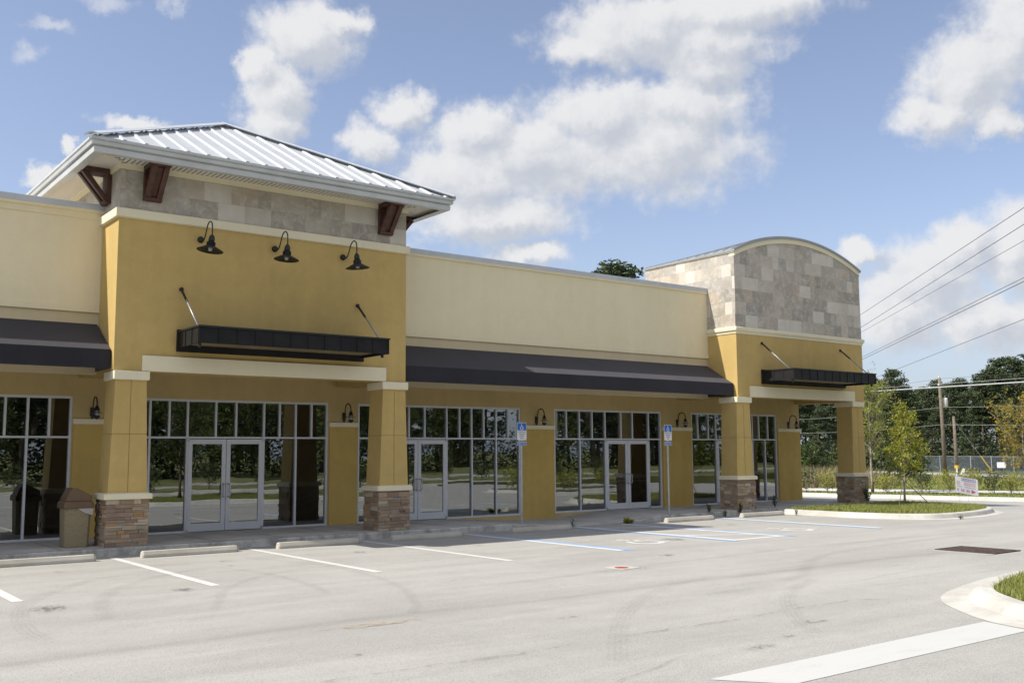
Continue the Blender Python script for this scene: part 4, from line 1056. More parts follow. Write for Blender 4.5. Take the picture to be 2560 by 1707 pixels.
# ================================================================= THINGS IN THE LOT
def wheel_stop_proto():
    b = MB(); L_ = 0.95
    pr = [(-0.085, 0.0), (-0.085, 0.055), (-0.05, 0.125), (0.05, 0.125), (0.085, 0.055), (0.085, 0.0)]
    b.prism(pr, lambda u, v, t: (t, u, v), -L_ + 0.03, L_ - 0.03)
    for sg in (-1, 1):
        A_ = [(sg * (L_ - 0.03), u, v) for u, v in pr]; B_ = [(sg * L_, u * 0.8, v * 0.82) for u, v in pr]
        for j in range(5): b.face([A_[j], A_[j + 1], B_[j + 1], B_[j]])
        b.face(B_)
    return b.build('wheel_stop', M['stop'], bevel=0.01)
WSL = ['wheel stop at the left edge of the lot, in front of the brown-lidded bin', 'sunlit wheel stop in front of the leftmost column and the big double doors',
       'half-shaded wheel stop between the leftmost and second columns', 'fully shaded wheel stop right in front of the second column',
       'shaded wheel stop at the foot of the nearer blue parking sign', 'sunlit wheel stop at the foot of the farther blue parking sign', 'wheel stop beside the grass island, in front of the third column']
ws0 = wheel_stop_proto()
for k, (xc, l) in enumerate(zip((4.43, 7.17, 9.93, 12.64, 16.0, 21.33, 24.48), WSL)):
    o = ws0 if k == 0 else ws0.copy()
    if k: C.objects.link(o)
    o.location = (xc, 19.79, 0.001); o.rotation_euler = (0, 0, R(rng.uniform(-0.7, 0.7))); tag(o, l, 'wheel stop', 'concrete wheel stops along the walk')

def park_sign(x, label):
    y = 20.62; z0 = wz(x) - 0.03; t = thing('parking_sign', label, 'sign', (x, y, 0), group='blue accessible parking signs')
    b = MB(); b.prism([(-0.03, 0.0), (-0.03, -0.012), (-0.014, -0.022), (0.014, -0.022), (0.03, -0.012), (0.03, 0.0), (0.026, 0.0), (0.012, -0.016), (-0.012, -0.016), (-0.026, 0.0)], lambda u, v, tt: (u, v + 0.02, tt), z0, 2.66); b.build('post', M['steel'], t, local=True)
    def plate(nm, w, za, zb, m, yy, rad, par=t):
        P_ = []
        for cx_, cz_, a0 in ((w / 2 - rad, zb - rad, 0), (-w / 2 + rad, zb - rad, 90), (-w / 2 + rad, za + rad, 180), (w / 2 - rad, za + rad, 270)):
            for k in range(5): a = R(a0 + 22.5 * k); P_.append((cx_ + rad * math.cos(a), cz_ + rad * math.sin(a)))
        b = MB(); b.prism(P_, lambda u, v, tt: (u, tt, v), yy, yy + 0.003); return b.build(nm, m, par, local=True)
    main = plate('sign_panel', 0.305, 2.255, 2.705, M['signwhite'], -0.014, 0.025)
    plate('blue_field', 0.285, 2.505, 2.695, M['signblue'], -0.0165, 0.018, main)
    b = MB(); strokes, head = wheelchair(None, 0); Tm = lambda u, v: Vector((-0.065 + u * 0.135, 2.523 + v * 0.142))
    tmp = MB()
    for st in strokes: flat_strip(tmp, [Tm(*q) for q in st], 0.0175, 0)
    tmp.face([(Tm(*q).x, Tm(*q).y, 0) for q in head])
    for f in tmp.f: b.face([(tmp.v[i][0], -0.0172, tmp.v[i][1]) for i in f])
    b.build('access_symbol', M['signwhite'], main, local=True)
    for k, (tx, sz) in enumerate((('PARKING BY', 0.047), ('DISABLED', 0.047), ('PERMIT', 0.047), ('ONLY', 0.047))):
        text_mesh('lettering', tx, sz, M['signgrey'], main, (0, -0.0155, 2.468 - k * 0.054))
    fine = plate('fine_plate', 0.305, 2.118, 2.214, M['signwhite'], -0.014, 0.012)
    plate('blue_field', 0.287, 2.128, 2.204, M['signblue'], -0.0165, 0.008, fine)
    text_mesh('lettering', '$250 FINE', 0.055, M['signwhite'], fine, (0, -0.0175, 2.166))
park_sign(16.03, 'nearer blue and white accessible parking sign, by the shaded wheel stop')
park_sign(21.39, 'farther blue and white accessible parking sign, between the last two storefronts')

# ---- litter bin
t = thing('litter_bin', 'tan pebble-finished litter bin with a slanted brown hood, beside the leftmost column', 'litter bin', (5.38, 21.3, 0.15))
b = MB(); w0, w1 = 0.215, 0.25
loops = []
for z, w, ch in ((0, w0, 0.05), (0.02, w0 + 0.008, 0.05), (0.83, w1, 0.06)):
    loops.append([(-w + ch, -w, z), (w - ch, -w, z), (w, -w + ch, z), (w, w - ch, z), (w - ch, w, z), (-w + ch, w, z), (-w, w - ch, z), (-w, -w + ch, z)])
for A_, B_ in zip(loops, loops[1:]):
    for j in range(8): b.face([A_[j], A_[(j + 1) % 8], B_[(j + 1) % 8], B_[j]])
b.face(loops[0][::-1]); b.face(loops[-1]); b.build('bin_body', M['bin'], t, local=True)
b = MB(); W_ = 0.275
b.rect_sweep(-W_, W_, -W_, W_, [(0.0, 0.76), (0.008, 0.77), (0.0, 0.88), (-0.03, 0.90)], cap=False)
hood = [(-W_ + 0.03, 0.90), (W_ - 0.03, 0.90), (W_ - 0.03, 1.0), (-0.03, 1.15), (-0.13, 1.155), (-W_ + 0.06, 0.99)]
b.prism(hood, lambda u, v, tt: (u, tt, v), -W_ + 0.03, W_ - 0.03); b.build('lid', M['brown'], t, bevel=0.015, local=True)
b = MB(); P_ = [(-0.02, 0.765), (0.06, 0.70), (0.14, 0.655), (0.20, 0.64), (0.262, 0.63), (0.268, 0.765)]
b.prism(P_, lambda u, v, tt: (u, tt, v), -0.268, -0.20); b.build('bin_liner', M['bag'], t, local=True)

# ---- drain grate and valve cover
t = thing('drain_grate', 'rusty square storm drain grate set in the paving near the grass island', 'drain', (19.2, 10.35, 0.0)); t.scale = (0.89, 0.95, 1.0)
b = MB(); b.box(-0.52, 0.52, -0.60, 0.60, 0.003, 0.007); b.build('pit_shade', M['pitshade'], t, local=True)  # flat dark sheet on the paving stands in for a shaded hollow
b = MB()
for k in range(19): x = -0.48 + k * 0.0533; b.box(x - 0.013, x + 0.013, -0.585, 0.585, 0.0075, 0.016)
for y in (-0.3, 0.0, 0.3): b.box(-0.50, 0.50, y - 0.02, y + 0.02, 0.0165, 0.0185)
b.build('bars', M['rust'], t, local=True)
b = MB(); b.box(-0.55, 0.55, -0.63, -0.59, 0.003, 0.02); b.box(-0.55, 0.55, 0.59, 0.63, 0.003, 0.02); b.box(-0.55, -0.51, -0.59, 0.59, 0.003, 0.0195); b.box(0.51, 0.55, -0.59, 0.59, 0.003, 0.0195); b.build('frame', M['rust'], t, local=True)
b = MB(); b.box(-0.85, -0.56, -0.64, 0.64, 0.002, 0.004); b.box(-0.56, 0.56, 0.635, 0.80, 0.002, 0.0045); b.build('concrete_collar', M['lot'], t, local=True)
t = thing('valve_cover', 'red round utility cover in a pale concrete pad in the open lot', 'cover', (11.97, 12.66, 0.0), R(3))
b = MB(); b.prism([(-0.22, -0.22), (0.22, -0.22), (0.22, 0.22), (-0.22, 0.22)], lambda u, v, tt: (u, v, tt), 0.002, 0.007); b.build('pad', M['pad'], t, local=True)
b = MB(); b.lathe([(0.12, 0.0075), (0.12, 0.011), (0.10, 0.014)], (-0.02, 0, 0), 20); b.build('lid', M['red'], t, local=True)

# ================================================================= PLANTS
def leaf_quad(b, p, sz, r, up=0.3):
    d1 = Vector((r.gauss(0, 1), r.gauss(0, 1), r.gauss(0, 0.7))).normalized()
    d2 = d1.cross(Vector((r.gauss(0, 1), r.gauss(0, 1), r.gauss(0, 1) + up))).normalized()
    a = d1 * sz * r.uniform(0.7, 1.2); c = d2 * sz * r.uniform(0.35, 0.6)
    b.face([p - a, p + c * 0.9, p + a, p - c * 0.9], r.random())

def grow(h, trunk_r, prof, nb, nl, leaf, seed, z0=0.25, spread=0.1, lean=0.02, upw=0.9):
    """trunk and crown builders; prof(t) gives the crown half-width at relative height t"""
    r = random.Random(seed); tb = MB(); lb = MB()
    pts = [Vector((0, 0, 0))]
    for k in range(1, 9): pts.append(Vector((pts[-1].x + r.gauss(0, lean * h / 8), pts[-1].y + r.gauss(0, lean * h / 8), h * 0.96 * k / 8)))
    rad = [trunk_r * (1 - 0.9 * k / 8) for k in range(9)]; rad[0] *= 1.3
    tb.tube(pts, rad, 7)
    tips = []
    for k in range(nb):
        t = z0 + (0.97 - z0) * ((k + r.random()) / nb) ** 0.9; i = t * h / (h * 0.96) * 8; i0 = min(int(i), 7); p0 = pts[i0].lerp(pts[i0 + 1], min(i - i0, 1))
        a = k * 2.4 + r.uniform(-.5, .5); w = prof(t) * r.uniform(0.65, 1.08); dz = w * upw * r.uniform(0.5, 1.1)
        p2 = p0 + Vector((math.cos(a) * w, math.sin(a) * w, dz)); p1 = p0.lerp(p2, 0.5) + Vector((r.gauss(0, .05), r.gauss(0, .05), -dz * 0.08))
        q0 = trunk_r * 0.35 * (1 - t) + 0.006
        tb.tube([p0, p1, p2], [q0, q0 * 0.6, 0.003], 5)
        for m_ in range(int(3 + w * 4)):
            f = r.uniform(0.35, 1.0); base_ = p0.lerp(p1, f * 2) if f < 0.5 else p1.lerp(p2, f * 2 - 1)
            tip = base_ + Vector((r.gauss(0, 1), r.gauss(0, 1), r.gauss(0.3, 0.8))) * spread * 1.6
            tb.tube([base_, tip], [0.004, 0.002], 3, False); tips.append((base_, tip))
    for k in range(nl):
        a_, c_ = r.choice(tips); p = a_.lerp(c_, r.random() ** 0.6) + Vector((r.gauss(0, 1), r.gauss(0, 1), r.gauss(0, 1))) * spread * 0.45
        leaf_quad(lb, p, leaf, r)
    return tb, lb

def tree(name, label, cat, loc, args, leaf_m, bark_m, group=None, rz=0.0, fr=False):
    t = thing(name, label, cat, far(loc) if fr else loc, rz, group)
    if fr: t.scale = (KF,) * 3
    tb, lb = grow(**args)
    tb.build('trunk', bark_m, t, True, local=True); lb.build('crown', leaf_m, t, local=True)
    return t
tree('young_tree', 'young yellow-green tree staked on the grass island right of the corner column', 'tree', (30.32, 18.7, 0.12),
     dict(h=3.35, trunk_r=0.045, prof=lambda t: 1.25 * max(0.12, math.sin(math.pi * min(1, max(0, (t - 0.12) / 0.95)) ** 0.62)) * (1.14 - 0.80 * t), nb=44, nl=3000, leaf=0.058, seed=5, z0=0.22, spread=0.12), M['leafy'], M['bark']).scale = (0.84, 0.84, 1.0)
tree('slender_tree', 'tall slender pale-leaved tree standing just behind the corner column', 'tree', (39.3, 25.75, 0.1),
     dict(h=4.75, trunk_r=0.06, prof=lambda t: 1.0 * math.sin(math.pi * min(1, max(0, (t - 0.2) / 0.85)) ** 0.8) + 0.1, nb=50, nl=3900, leaf=0.06, seed=9, z0=0.28, spread=0.15, upw=1.7), M['leafp'], M['bark'], fr=True)
tree('vase_tree', 'vase-shaped tree with orange and green leaves at the right edge', 'tree', (41.8, 20.35, 0.1),
     dict(h=3.3, trunk_r=0.05, prof=lambda t: 0.55 + 1.9 * max(0, t - 0.25) if t < 0.8 else 1.1, nb=44, nl=2600, leaf=0.06, seed=13, z0=0.26, spread=0.17, upw=0.9), M['leafo'], M['bark'], fr=True)
# stakes and guys of the young tree
for k, (a, l) in enumerate(((200, 'dark guy strap staking the young tree on its left side'), (335, 'dark guy strap staking the young tree on its right side'))):
    b = MB(); e = Vector((30.32 + 0.95 * math.cos(R(a)), 18.7 + 0.95 * math.sin(R(a)), 0.13)); b.tube([(30.32, 18.7, 0.98), e], 0.013, 5)
    b.tube([e - Vector((0, 0, 0.05)), e + Vector((0, 0, 0.06))], 0.02, 6); tag(b.build('guy_strap', M['wire']), l, 'tree stake', 'straps staking the young tree')

# shrubs along the far kerb
SHR = [((37.7, 28.0), 0.95, 'green shrub seen through the porch beside the end pier'), ((38.1, 27.2), 0.7, 'low green shrub seen through the porch left of the corner column'),
       ((39.2, 25.0), 0.6, 'low shrub at the foot of the slender pale tree'), ((39.6, 23.6), 0.75, 'leafy shrub directly behind the young staked tree'),
       ((40.0, 22.6), 0.85, 'bushy shrub just left of the tilted yard sign'), ((40.4, 21.9), 0.8, 'shrub partly behind the tilted yard sign'),
       ((40.9, 21.2), 0.75, 'shrub just right of the tilted yard sign'), ((41.5, 20.8), 0.7, 'shrub between the yard sign and the vase-shaped tree'), ((42.4, 18.9), 0.75, 'shrub at the right edge below the orange leaves')]
for k, ((x, y), h, l) in enumerate(SHR):
    tree('shrub', l, 'shrub', (x, y, 0.1), dict(h=h, trunk_r=0.02, prof=lambda t: 0.42 * math.sin(math.pi * min(1, (t + 0.05))) + 0.12, nb=22, nl=620, leaf=0.045, seed=40 + k, z0=0.12, spread=0.10), M['leafy'] if k % 3 else M['leafd'], M['bark'], 'shrubs along the far kerb', fr=True)
# bushes further back by the road
for k, ((x, y), h, l) in enumerate((((56.0, 41.5), 1.9, 'round dark bush far behind the porch opening'), ((57.5, 39.4), 2.1, 'round dark bush far behind the corner column'), ((60, 36.5), 1.5, 'scrubby bush behind the slender pale tree'))):
    tree('bush', l, 'shrub', (x, y, 0.1), dict(h=h, trunk_r=0.05, prof=lambda t: 1.0 * math.sin(math.pi * min(1, t + 0.04)) ** 0.6, nb=40, nl=1500, leaf=0.12, seed=60 + k, z0=0.06, spread=0.25, upw=0.4), M['leafd'], M['bark'], fr=True)

# weeds at the edge of the walk
def weed(loc, h, nl, seed, label, leaf=0.03, tall=True):
    r = random.Random(seed); tb = MB(); lb = MB()
    for k in range(7 if tall else 14):
        a = r.uniform(0, 6.28); q = r.uniform(0.05, 0.35) if tall else r.uniform(0.5, 1.0); hh = h * r.uniform(0.5, 1)
        e = Vector((math.cos(a) * q * h, math.sin(a) * q * h, hh if tall else hh * 0.6)); tb.tube([(0, 0, 0), e * 0.5 + Vector((0, 0, 0.05 * h)), e], [0.006, 0.004, 0.002], 4)
        for m_ in range(nl // 7): leaf_quad(lb, e * r.uniform(0.25, 1.0) + Vector((r.gauss(0, .03), r.gauss(0, .03), r.gauss(0, .03))), leaf, r)
    t = thing('weed', label, 'weed', loc, 0, 'weeds along the edge of the walk'); t.scale = (0.78,) * 3; tb.build('stems', M['leafd'], t, local=True); lb.build('leaves', M['leafd'] if tall else M['leafy'], t, local=True)
weed((19.5, 20.36, 0.0), 0.26, 330, 1, 'round low green weed clump at the foot of the ramp', 0.04, False)
weed((17.5, 20.36, 0.0), 0.3, 40, 2, 'thin bare weed beside the nearer parking sign wheel stop')
weed((23.0, 20.55, 0.14), 0.4, 150, 3, 'weed on the walk edge between the farther sign and third column')
weed((23.5, 20.38, 0.0), 0.3, 110, 4, 'small weed at the right end of the sunlit farther wheel stop')
weed((24.25, 20.45, 0.05), 0.52, 240, 5, 'tall dark weed against the stone base of the third column')
weed((26.5, 20.9, 0.15), 0.5, 190, 6, 'upright weed on the walk just right of the third column')
weed((25.45, 19.3, 0.0), 0.3, 60, 7, 'dry weed in the corner between island kerb and last wheel stop')
weed((27.4, 15.2, 0.0), 0.16, 50, 8, 'tiny dry weed at the foot of the island kerb')
weed((31.0, 20.5, 0.15), 0.75, 260, 9, 'dark weed climbing the stone base of the corner column', 0.045)

# grass on the islands and beyond
def grass(name, bed, n_, h, w, z, seed, m=None, box=None, fr=False):
    r = random.Random(seed); b = MB()
    xs_ = [p[0] for p in bed]; ys_ = [p[1] for p in bed]; x0, x1, y0, y1 = box or (min(xs_), max(xs_), min(ys_), max(ys_)); c = 0
    while c < n_:
        p = (r.uniform(x0, x1), r.uniform(y0, y1))
        if not in_poly(p, bed): continue
        c += 1; a = r.uniform(0, 6.28); hh = h * r.uniform(0.45, 1.15); ln_ = hh * r.uniform(0.1, 0.7); la = r.uniform(0, 6.28)
        dx, dy = math.cos(a) * w / 2, math.sin(a) * w / 2; lx, ly = math.cos(la) * ln_, math.sin(la) * ln_; v = r.random() ** 1.3
        P0 = (p[0] - dx, p[1] - dy, z); P1 = (p[0] + dx, p[1] + dy, z); Mx, My = p[0] + lx * 0.4, p[1] + ly * 0.4
        b.face([P0, P1, (Mx + dx * .8, My + dy * .8, z + hh * .6), (Mx - dx * .8, My - dy * .8, z + hh * .6)], v)
        b.face([(Mx - dx * .8, My - dy * .8, z + hh * .6), (Mx + dx * .8, My + dy * .8, z + hh * .6), (p[0] + lx, p[1] + ly, z + hh)], v)
    if fr: b.far()
    return tag(b.build(name, m or M['grass']), kind='stuff')
tag(grass('grass', bed1, 26000, 0.13, 0.016, 0.11, 1), 'short green grass filling the kerbed island by the corner column')
tag(grass('grass', bed2, 24000, 0.12, 0.009, 0.11, 2, None, (12.0, 18.2, 5.2, 8.3)), 'coarse yellow-green grass on the near kerbed island at the right edge')
tag(grass('grass', bed2, 9000, 0.12, 0.016, 0.11, 3, None, (12.0, 25.5, 1.0, 5.2)), 'grass on the near island out towards the lot')
vp = [(37.0, 27.8), (38.4, 19.4), (40.6, 12), (47, 8.6), (42.6, 21.0), (39.5, 26.3), (37.4, 34), (36.2, 34)]
tag(grass('grass', vp, 9000, 0.07, 0.03, 0.10, 4, fr=True), 'rough grass on the verge beyond the drive lane')
vp2 = [(45.6, 22.2), (50, 10), (60, 25), (64, 38), (52, 44), (42.5, 32)]
tag(grass('grass', vp2, 14000, 0.14, 0.05, 0.10, 6, fr=True), 'rough grass between the footpath and the far road')
rp = [(41.5, 31.0), (47, 29.0), (54, 38), (50, 45), (43, 42)]
tag(grass('tall_dry_grass', rp, 5000, 0.95, 0.04, 0.1, 5, M['reed'], fr=True), 'tall dry tan grass seen through the porch opening')

# pines
def pine_proto(h, cw, cz, seed, nclump=60, dens=95):
    r = random.Random(seed); tb = MB(); lb = MB(); pts = [Vector((0, 0, 0))]
    for k in range(1, 7): pts.append(Vector((pts[-1].x + r.gauss(0, .1), pts[-1].y + r.gauss(0, .1), h * 0.95 * k / 6)))
    tb.tube(pts, [0.16 * (1 - 0.75 * k / 6) for k in range(7)], 7)
    for k in range(nclump):
        t = cz + (1 - cz) * (k + r.random()) / nclump; f = (t - cz) / (1 - cz); i = min(t / 0.95 * 6, 5.99); p0 = pts[int(i)].lerp(pts[int(i) + 1], i - int(i))
        wmax = cw * (0.45 + 0.75 * math.sin(math.pi * min(1, f * 0.9 + 0.12))) * (1 if f < 0.85 else 0.6); a = r.uniform(0, 6.28); q = wmax * r.uniform(0.25, 1.0)
        c = p0 + Vector((math.cos(a) * q, math.sin(a) * q, r.uniform(-0.1, 0.45))); tb.tube([p0, c], [0.04, 0.015], 4, False)
        rx, rz_ = r.uniform(0.4, 0.85), r.uniform(0.22, 0.42)
        for m_ in range(dens):
            u = Vector((r.gauss(0, 1), r.gauss(0, 1), r.gauss(0, 1))).normalized() * r.random() ** 0.4
            leaf_quad(lb, c + Vector((u.x * rx, u.y * rx, u.z * rz_)), 0.125, r, 0.6)
    return tb, lb
PM = []
for k, (h, cw, cz) in enumerate(((10, 1.7, 0.42), (10, 1.4, 0.34), (10, 1.9, 0.5), (10, 1.5, 0.22))):
    tb, lb = pine_proto(h, cw, cz, 100 + k)
    t = thing('pine_tree', '', 'tree', (0, 0, 0)); tr = tb.build('trunk', M['pbark'], t, True, local=True); cr = lb.build('crown', M['needle'], t, local=True)
    PM.append(t)
used = [False] * 4
def pine(az, dist, h, k, label, group, dzz=0.1):
    loc = (dist * math.sin(R(az)), dist * math.cos(R(az)), dzz); s = h / 10.0; w = s * rng.uniform(0.95, 1.2)
    if not used[k]:
        o = PM[k]; used[k] = True; o.location = loc; o.rotation_euler = (0, 0, rng.uniform(0, 6.28)); o.scale = (w, w, s)
    else: o = dup(PM[k], loc, rng.uniform(0, 6.28), None, (w, w, s))
    o['label'] = label; o['group'] = group; o['category'] = 'tree'
    return o
TOPS = [(50, 9.5), (52, 9.2), (54, 9.4), (56, 9.0), (57.1, 9.1), (58.2, 8.9), (58.9, 7.6), (59.6, 7.9), (60.2, 8.4), (61, 8.7), (62, 8.8), (63, 9.5), (63.9, 10.2), (65, 10.4), (67, 10), (70, 10)]
def top_at(a):
    for (a0, h0), (a1, h1) in zip(TOPS, TOPS[1:]):
        if a0 <= a <= a1: return h0 + (h1 - h0) * (a - a0) / (a1 - a0)
    return 9.5
GP = 'pines standing behind the chain-link fence'; gl = 'dark green pine in the crowded wood behind the chain-link fence'
zf = far((0, 0, 0.1))[2]
for d0, d1, st0, st1, hs, ks in ((100, 107, .62, 1.0, 1.0, (0, 1, 2, 3)), (112, 120, .8, 1.2, 1.1, (0, 1, 3)), (126, 138, .9, 1.3, 1.12, (1, 3, 3)), (96, 99, 1.1, 2.2, 0.62, (3,))):
    a = 50.3 + rng.random() * 0.4
    while a < 68.5:
        pine(a, rng.uniform(d0, d1) * KF, top_at(a) * KF * hs * 0.97 * rng.uniform(0.9, 1.03), rng.choice(ks), gl, GP, zf); a += rng.uniform(st0, st1)
pine(63.2, 103 * KF, 10.1 * KF, 2, 'tallest pine in the wood near the right edge, above the orange-leaved tree', GP, zf)
pine(58.0, 99 * KF, 9.2 * KF, 0, 'broad pine just right of the corner porch, behind the slender tree', GP, zf)
pine(43.75, 75, 16.2, 0, 'lone pine crown showing over the parapet behind the building', 'pine beyond the building', 0.0).scale = (2.1, 2.1, 1.60)
OK_ = []
for k in range(3):
    tb, lb = grow(h=9.0, trunk_r=0.16, prof=lambda t: 3.4 * math.sin(math.pi * min(1, max(0, t - 0.02) / 1.0)) ** 0.6, nb=60, nl=6000, leaf=0.2, seed=300 + k, z0=0.1, spread=0.5, upw=0.35)
    t = thing('oak_tree', 'leafy oak across the road, mirrored darkly in the shop windows', 'tree', (-20 + 9 * k, -40, 0), 0, 'oaks across the road opposite the shops'); tb.build('trunk', M['pbark'], t, True, local=True); lb.build('crown', M['leafo2'], t, local=True); OK_.append(t)
for k in [q for q in range(26) if q < 11 or q % 3 == 0]: dup(OK_[k % 3], (6 + k * 4.6 + rng.uniform(-1.5, 1.5), -rng.uniform(34, 46), 0), rng.uniform(0, 6.28), None, rng.uniform(0.9, 1.35))
GR = 'pines across the road opposite the shops'
x = -25.0
while x < 130:
    y = -rng.uniform(40, 66); pine(math.degrees(math.atan2(x, y)), math.hypot(x, y), rng.uniform(12.0, 17), rng.choice((0, 1, 3, 3)), 'pine in the wood across the road, mirrored darkly in the shop windows', GR, 0.0); x += rng.uniform(1.3, 2.6)
# low thicket under the pines
def thicket(name, spots, seed, label, leaf=0.28, n_=3600, fr=False):
    r = random.Random(seed); b = MB()
    for k in range(n_):
        c = r.choice(spots); u = Vector((r.gauss(0, 1), r.gauss(0, 1), 0)); leaf_quad(b, Vector((c[0] + u.x * 1.6, c[1] + u.y * 1.6, 0.1 + abs(r.gauss(0, 1)) * c[2])), leaf, r)
    if fr: b.far()
    return tag(b.build(name, M['needle'] if fr else M['leafd']), label, kind='stuff')
sp2 = []
a = 50.0
while a < 69:
    d_ = rng.uniform(96, 118); sp2.append((d_ * math.sin(R(a)), d_ * math.cos(R(a)), rng.uniform(0.9, 2.2))); a += 0.12
thicket('undergrowth', sp2, 3, 'dark undergrowth between the pine trunks behind the fence', 0.2, 22000, True)
sp3 = [(-30 + k * 1.3, -42 - rng.uniform(0, 10), rng.uniform(1.2, 3.0)) for k in range(120)]
thicket('undergrowth', sp3, 4, 'dark undergrowth of the wood mirrored in the windows', 0.22, 26000)
tree('island_tree', 'small leafy tree on the near island, mirrored beside the big double doors', 'tree', (15.2, 3.7, 0.12), dict(h=4.2, trunk_r=0.07, prof=lambda t: 1.15 * math.sin(math.pi * min(1, max(0, (t - 0.2) / 0.9)) ** 0.8) + 0.1, nb=44, nl=2600, leaf=0.07, seed=77, z0=0.32, spread=0.16), M['leafd'], M['pbark'])
isl3 = sm2([(28.2, 8.0), (29.2, 6.5), (32, 5.9), (36, 6.2), (38, 7.6), (37, 9.4), (33, 10.3), (29.6, 9.8)], 4); isl3 = isl3 + []
bed3 = island(isl3, PROF, 'kerb', M['turf'])
t = thing('concrete_pole', 'square pale concrete pole on a planted island, seen only mirrored in the shop glass', 'utility pole', (31.5, 8.6, 0.1)); b = MB()
b.prism([(-0.24, 0), (0.24, 0), (0.16, 10.5), (-0.16, 10.5)], lambda u, v, tt: (u, tt, v), -0.2, 0.2); b.build('pole_shaft', M['pad'], t, local=True)
for k, (x, y) in enumerate(((29.6, 8.2), (30.6, 7.3), (32.6, 8.9), (33.5, 7.4), (34.6, 8.9), (35.8, 7.6), (36.6, 8.6))):
    tree('shrub', 'low shrub on the planted island, seen only mirrored in the shop glass', 'shrub', (x, y, 0.1), dict(h=rng.uniform(0.6, 1.0), trunk_r=0.02, prof=lambda t: 0.5 * math.sin(math.pi * min(1, t + 0.06)) + 0.1, nb=18, nl=420, leaf=0.06, seed=400 + k, z0=0.1, spread=0.12), M['leafy'], M['bark'], 'shrubs on the mirrored island')
for k in range(14):
    x = 8 + k * 3.1; tree('shrub', 'hedge shrub on the verge opposite the shops, seen mirrored in the glass', 'shrub', (x, -6.2 - rng.uniform(0, 1.5), 0.1), dict(h=rng.uniform(0.8, 1.5), trunk_r=0.03, prof=lambda t: 0.6 * math.sin(math.pi * min(1, t + 0.06)) + 0.1, nb=20, nl=420, leaf=0.08, seed=200 + k, z0=0.1, spread=0.14), M['leafd'], M['bark'], 'hedge shrubs opposite the shops')

# ================================================================= BEYOND: fence, poles, wires, signs
def along(P, step):
    o = []
    for p, q in zip(P, P[1:]):
        p, q = Vector(p), Vector(q); L_ = (q - p).length; k = int(L_ / step)
        for j in range(k): o.append(p.lerp(q, j / k))
    o.append(Vector(P[-1])); return o
FP = [(96, 70), (82.6, 48.7), (76.9, 41.6), (72.8, 34.5), (64, 18)]
t = thing('chain_link_fence', 'long chain-link fence across the road in front of the pines', 'fence', far((76.9, 41.6, 0.1))); fh = 1.3
pp = along([(x, y, 0.1) for x, y in FP], 2.6)
for p in pp:
    b = MB(); b.tube([p, p + Vector((0, 0, fh + 0.04))], 0.035, 6); b.far().build('fence_post', M['steel'], t)
b = MB(); b.tube([p + Vector((0, 0, fh)) for p in pp], 0.022, 5); b.far().build('top_rail', M['steel'], t)
b = MB()
for p, q in zip(pp, pp[1:]):
    k = 14
    for j in range(-k, k):
        for sg in (1, -1):
            f0, f1 = j / k, (j + 7) / k; z0, z1 = 0.0, fh
            if f0 < 0: z0 = fh * (-f0) / (f1 - f0); f0 = 0
            if f1 > 1: z1 = z0 + (fh - z0) * (1 - f0) / (f1 - f0); f1 = 1
            if f1 <= f0: continue
            a0, a1 = (f0, f1) if sg > 0 else (1 - f0, 1 - f1)
            b.tube([p.lerp(q, a0) + Vector((0, 0, z0)), p.lerp(q, a1) + Vector((0, 0, z1))], 0.017, 3, False)
b.far().build('fence_mesh', M['chain'], t)
tag(t, kind=None)
for nm, x, y, w, h_, tilt, l in (('notice_board', 72.4, 36.9, 0.55, 0.4, 0, 'pale notice board hung on the fence behind the guy wire'), ('leaning_board', 69.6, 38.35, 0.2, 0.52, 14, 'white board leaning by the two wooden poles'), ('leaning_board', 69.5, 38.7, 0.12, 0.5, 6, 'narrow white board leaning nearest the wooden poles')):
    b = MB(); b.box(-w / 2, w / 2, -0.015, 0.015, 0.0, h_); o = b.build(nm, M['banner']); o.scale = (KF,) * 3; o.location = far((x, y, 0.62 if nm == 'notice_board' else 0.1)); o.rotation_euler = (R(-4), R(tilt), R(-57)); tag(o, l, 'board')

def pole(label, x, y, h, r0):
    t = thing('utility_pole', label, 'utility pole', far((x, y, 0.1)), 0, 'wooden utility poles'); t.scale = (KF,) * 3; b = MB(); b.tube([(0, 0, 0), (-0.05 * h / 7, 0, h * 0.5), (-0.16 * h / 7, 0, h)], [r0, r0 * 0.85, r0 * 0.65], 10); b.build('pole_shaft', M['pole'], t, True, local=True)
    return t
p1 = pole('tall wooden utility pole carrying the grey transformer', 69.6, 39.6, 7.05, 0.15)
b = MB(); b.lathe([(0.02, 5.62), (0.17, 5.58), (0.18, 5.5), (0.18, 4.98), (0.15, 4.95)], (0.28, -0.12, 0), 14); b.lathe([(0.03, 5.6), (0.03, 5.78)], (0.3, -0.1, 0), 6); b.build('transformer', M['signwhite'], p1, True, local=True)
b = MB(); b.lathe([(0.05, 0), (0.05, 0.18)], (-0.16, 0, 7.0), 8); b.box(-0.3, 0.02, -0.06, 0.06, 6.5, 6.58); b.build('insulator', M['signwhite'], p1, local=True)
p2 = pole('shorter wooden utility pole right beside the taller one', 70.15, 39.0, 4.25, 0.14)
b = MB(); b.lathe([(0.165, 0.5), (0.165, 0.72)], (0, 0, 0), 12); b.build('yellow_band', M['yellow'], p2, local=True)
b = MB(); A_, B_ = Vector((70.0, 39.0, 4.1)), Vector((72.4, 37.4, 0.1)); b.tube([A_, B_], 0.012, 5); t = tag(b.far().build('guy_wire', M['steel']), 'slanting guy wire with a yellow guard beside the short pole', 'cable')
b = MB(); b.tube([A_.lerp(B_, 0.66), B_], 0.045, 6); b.far().build('yellow_guard', M['yellow'], t)

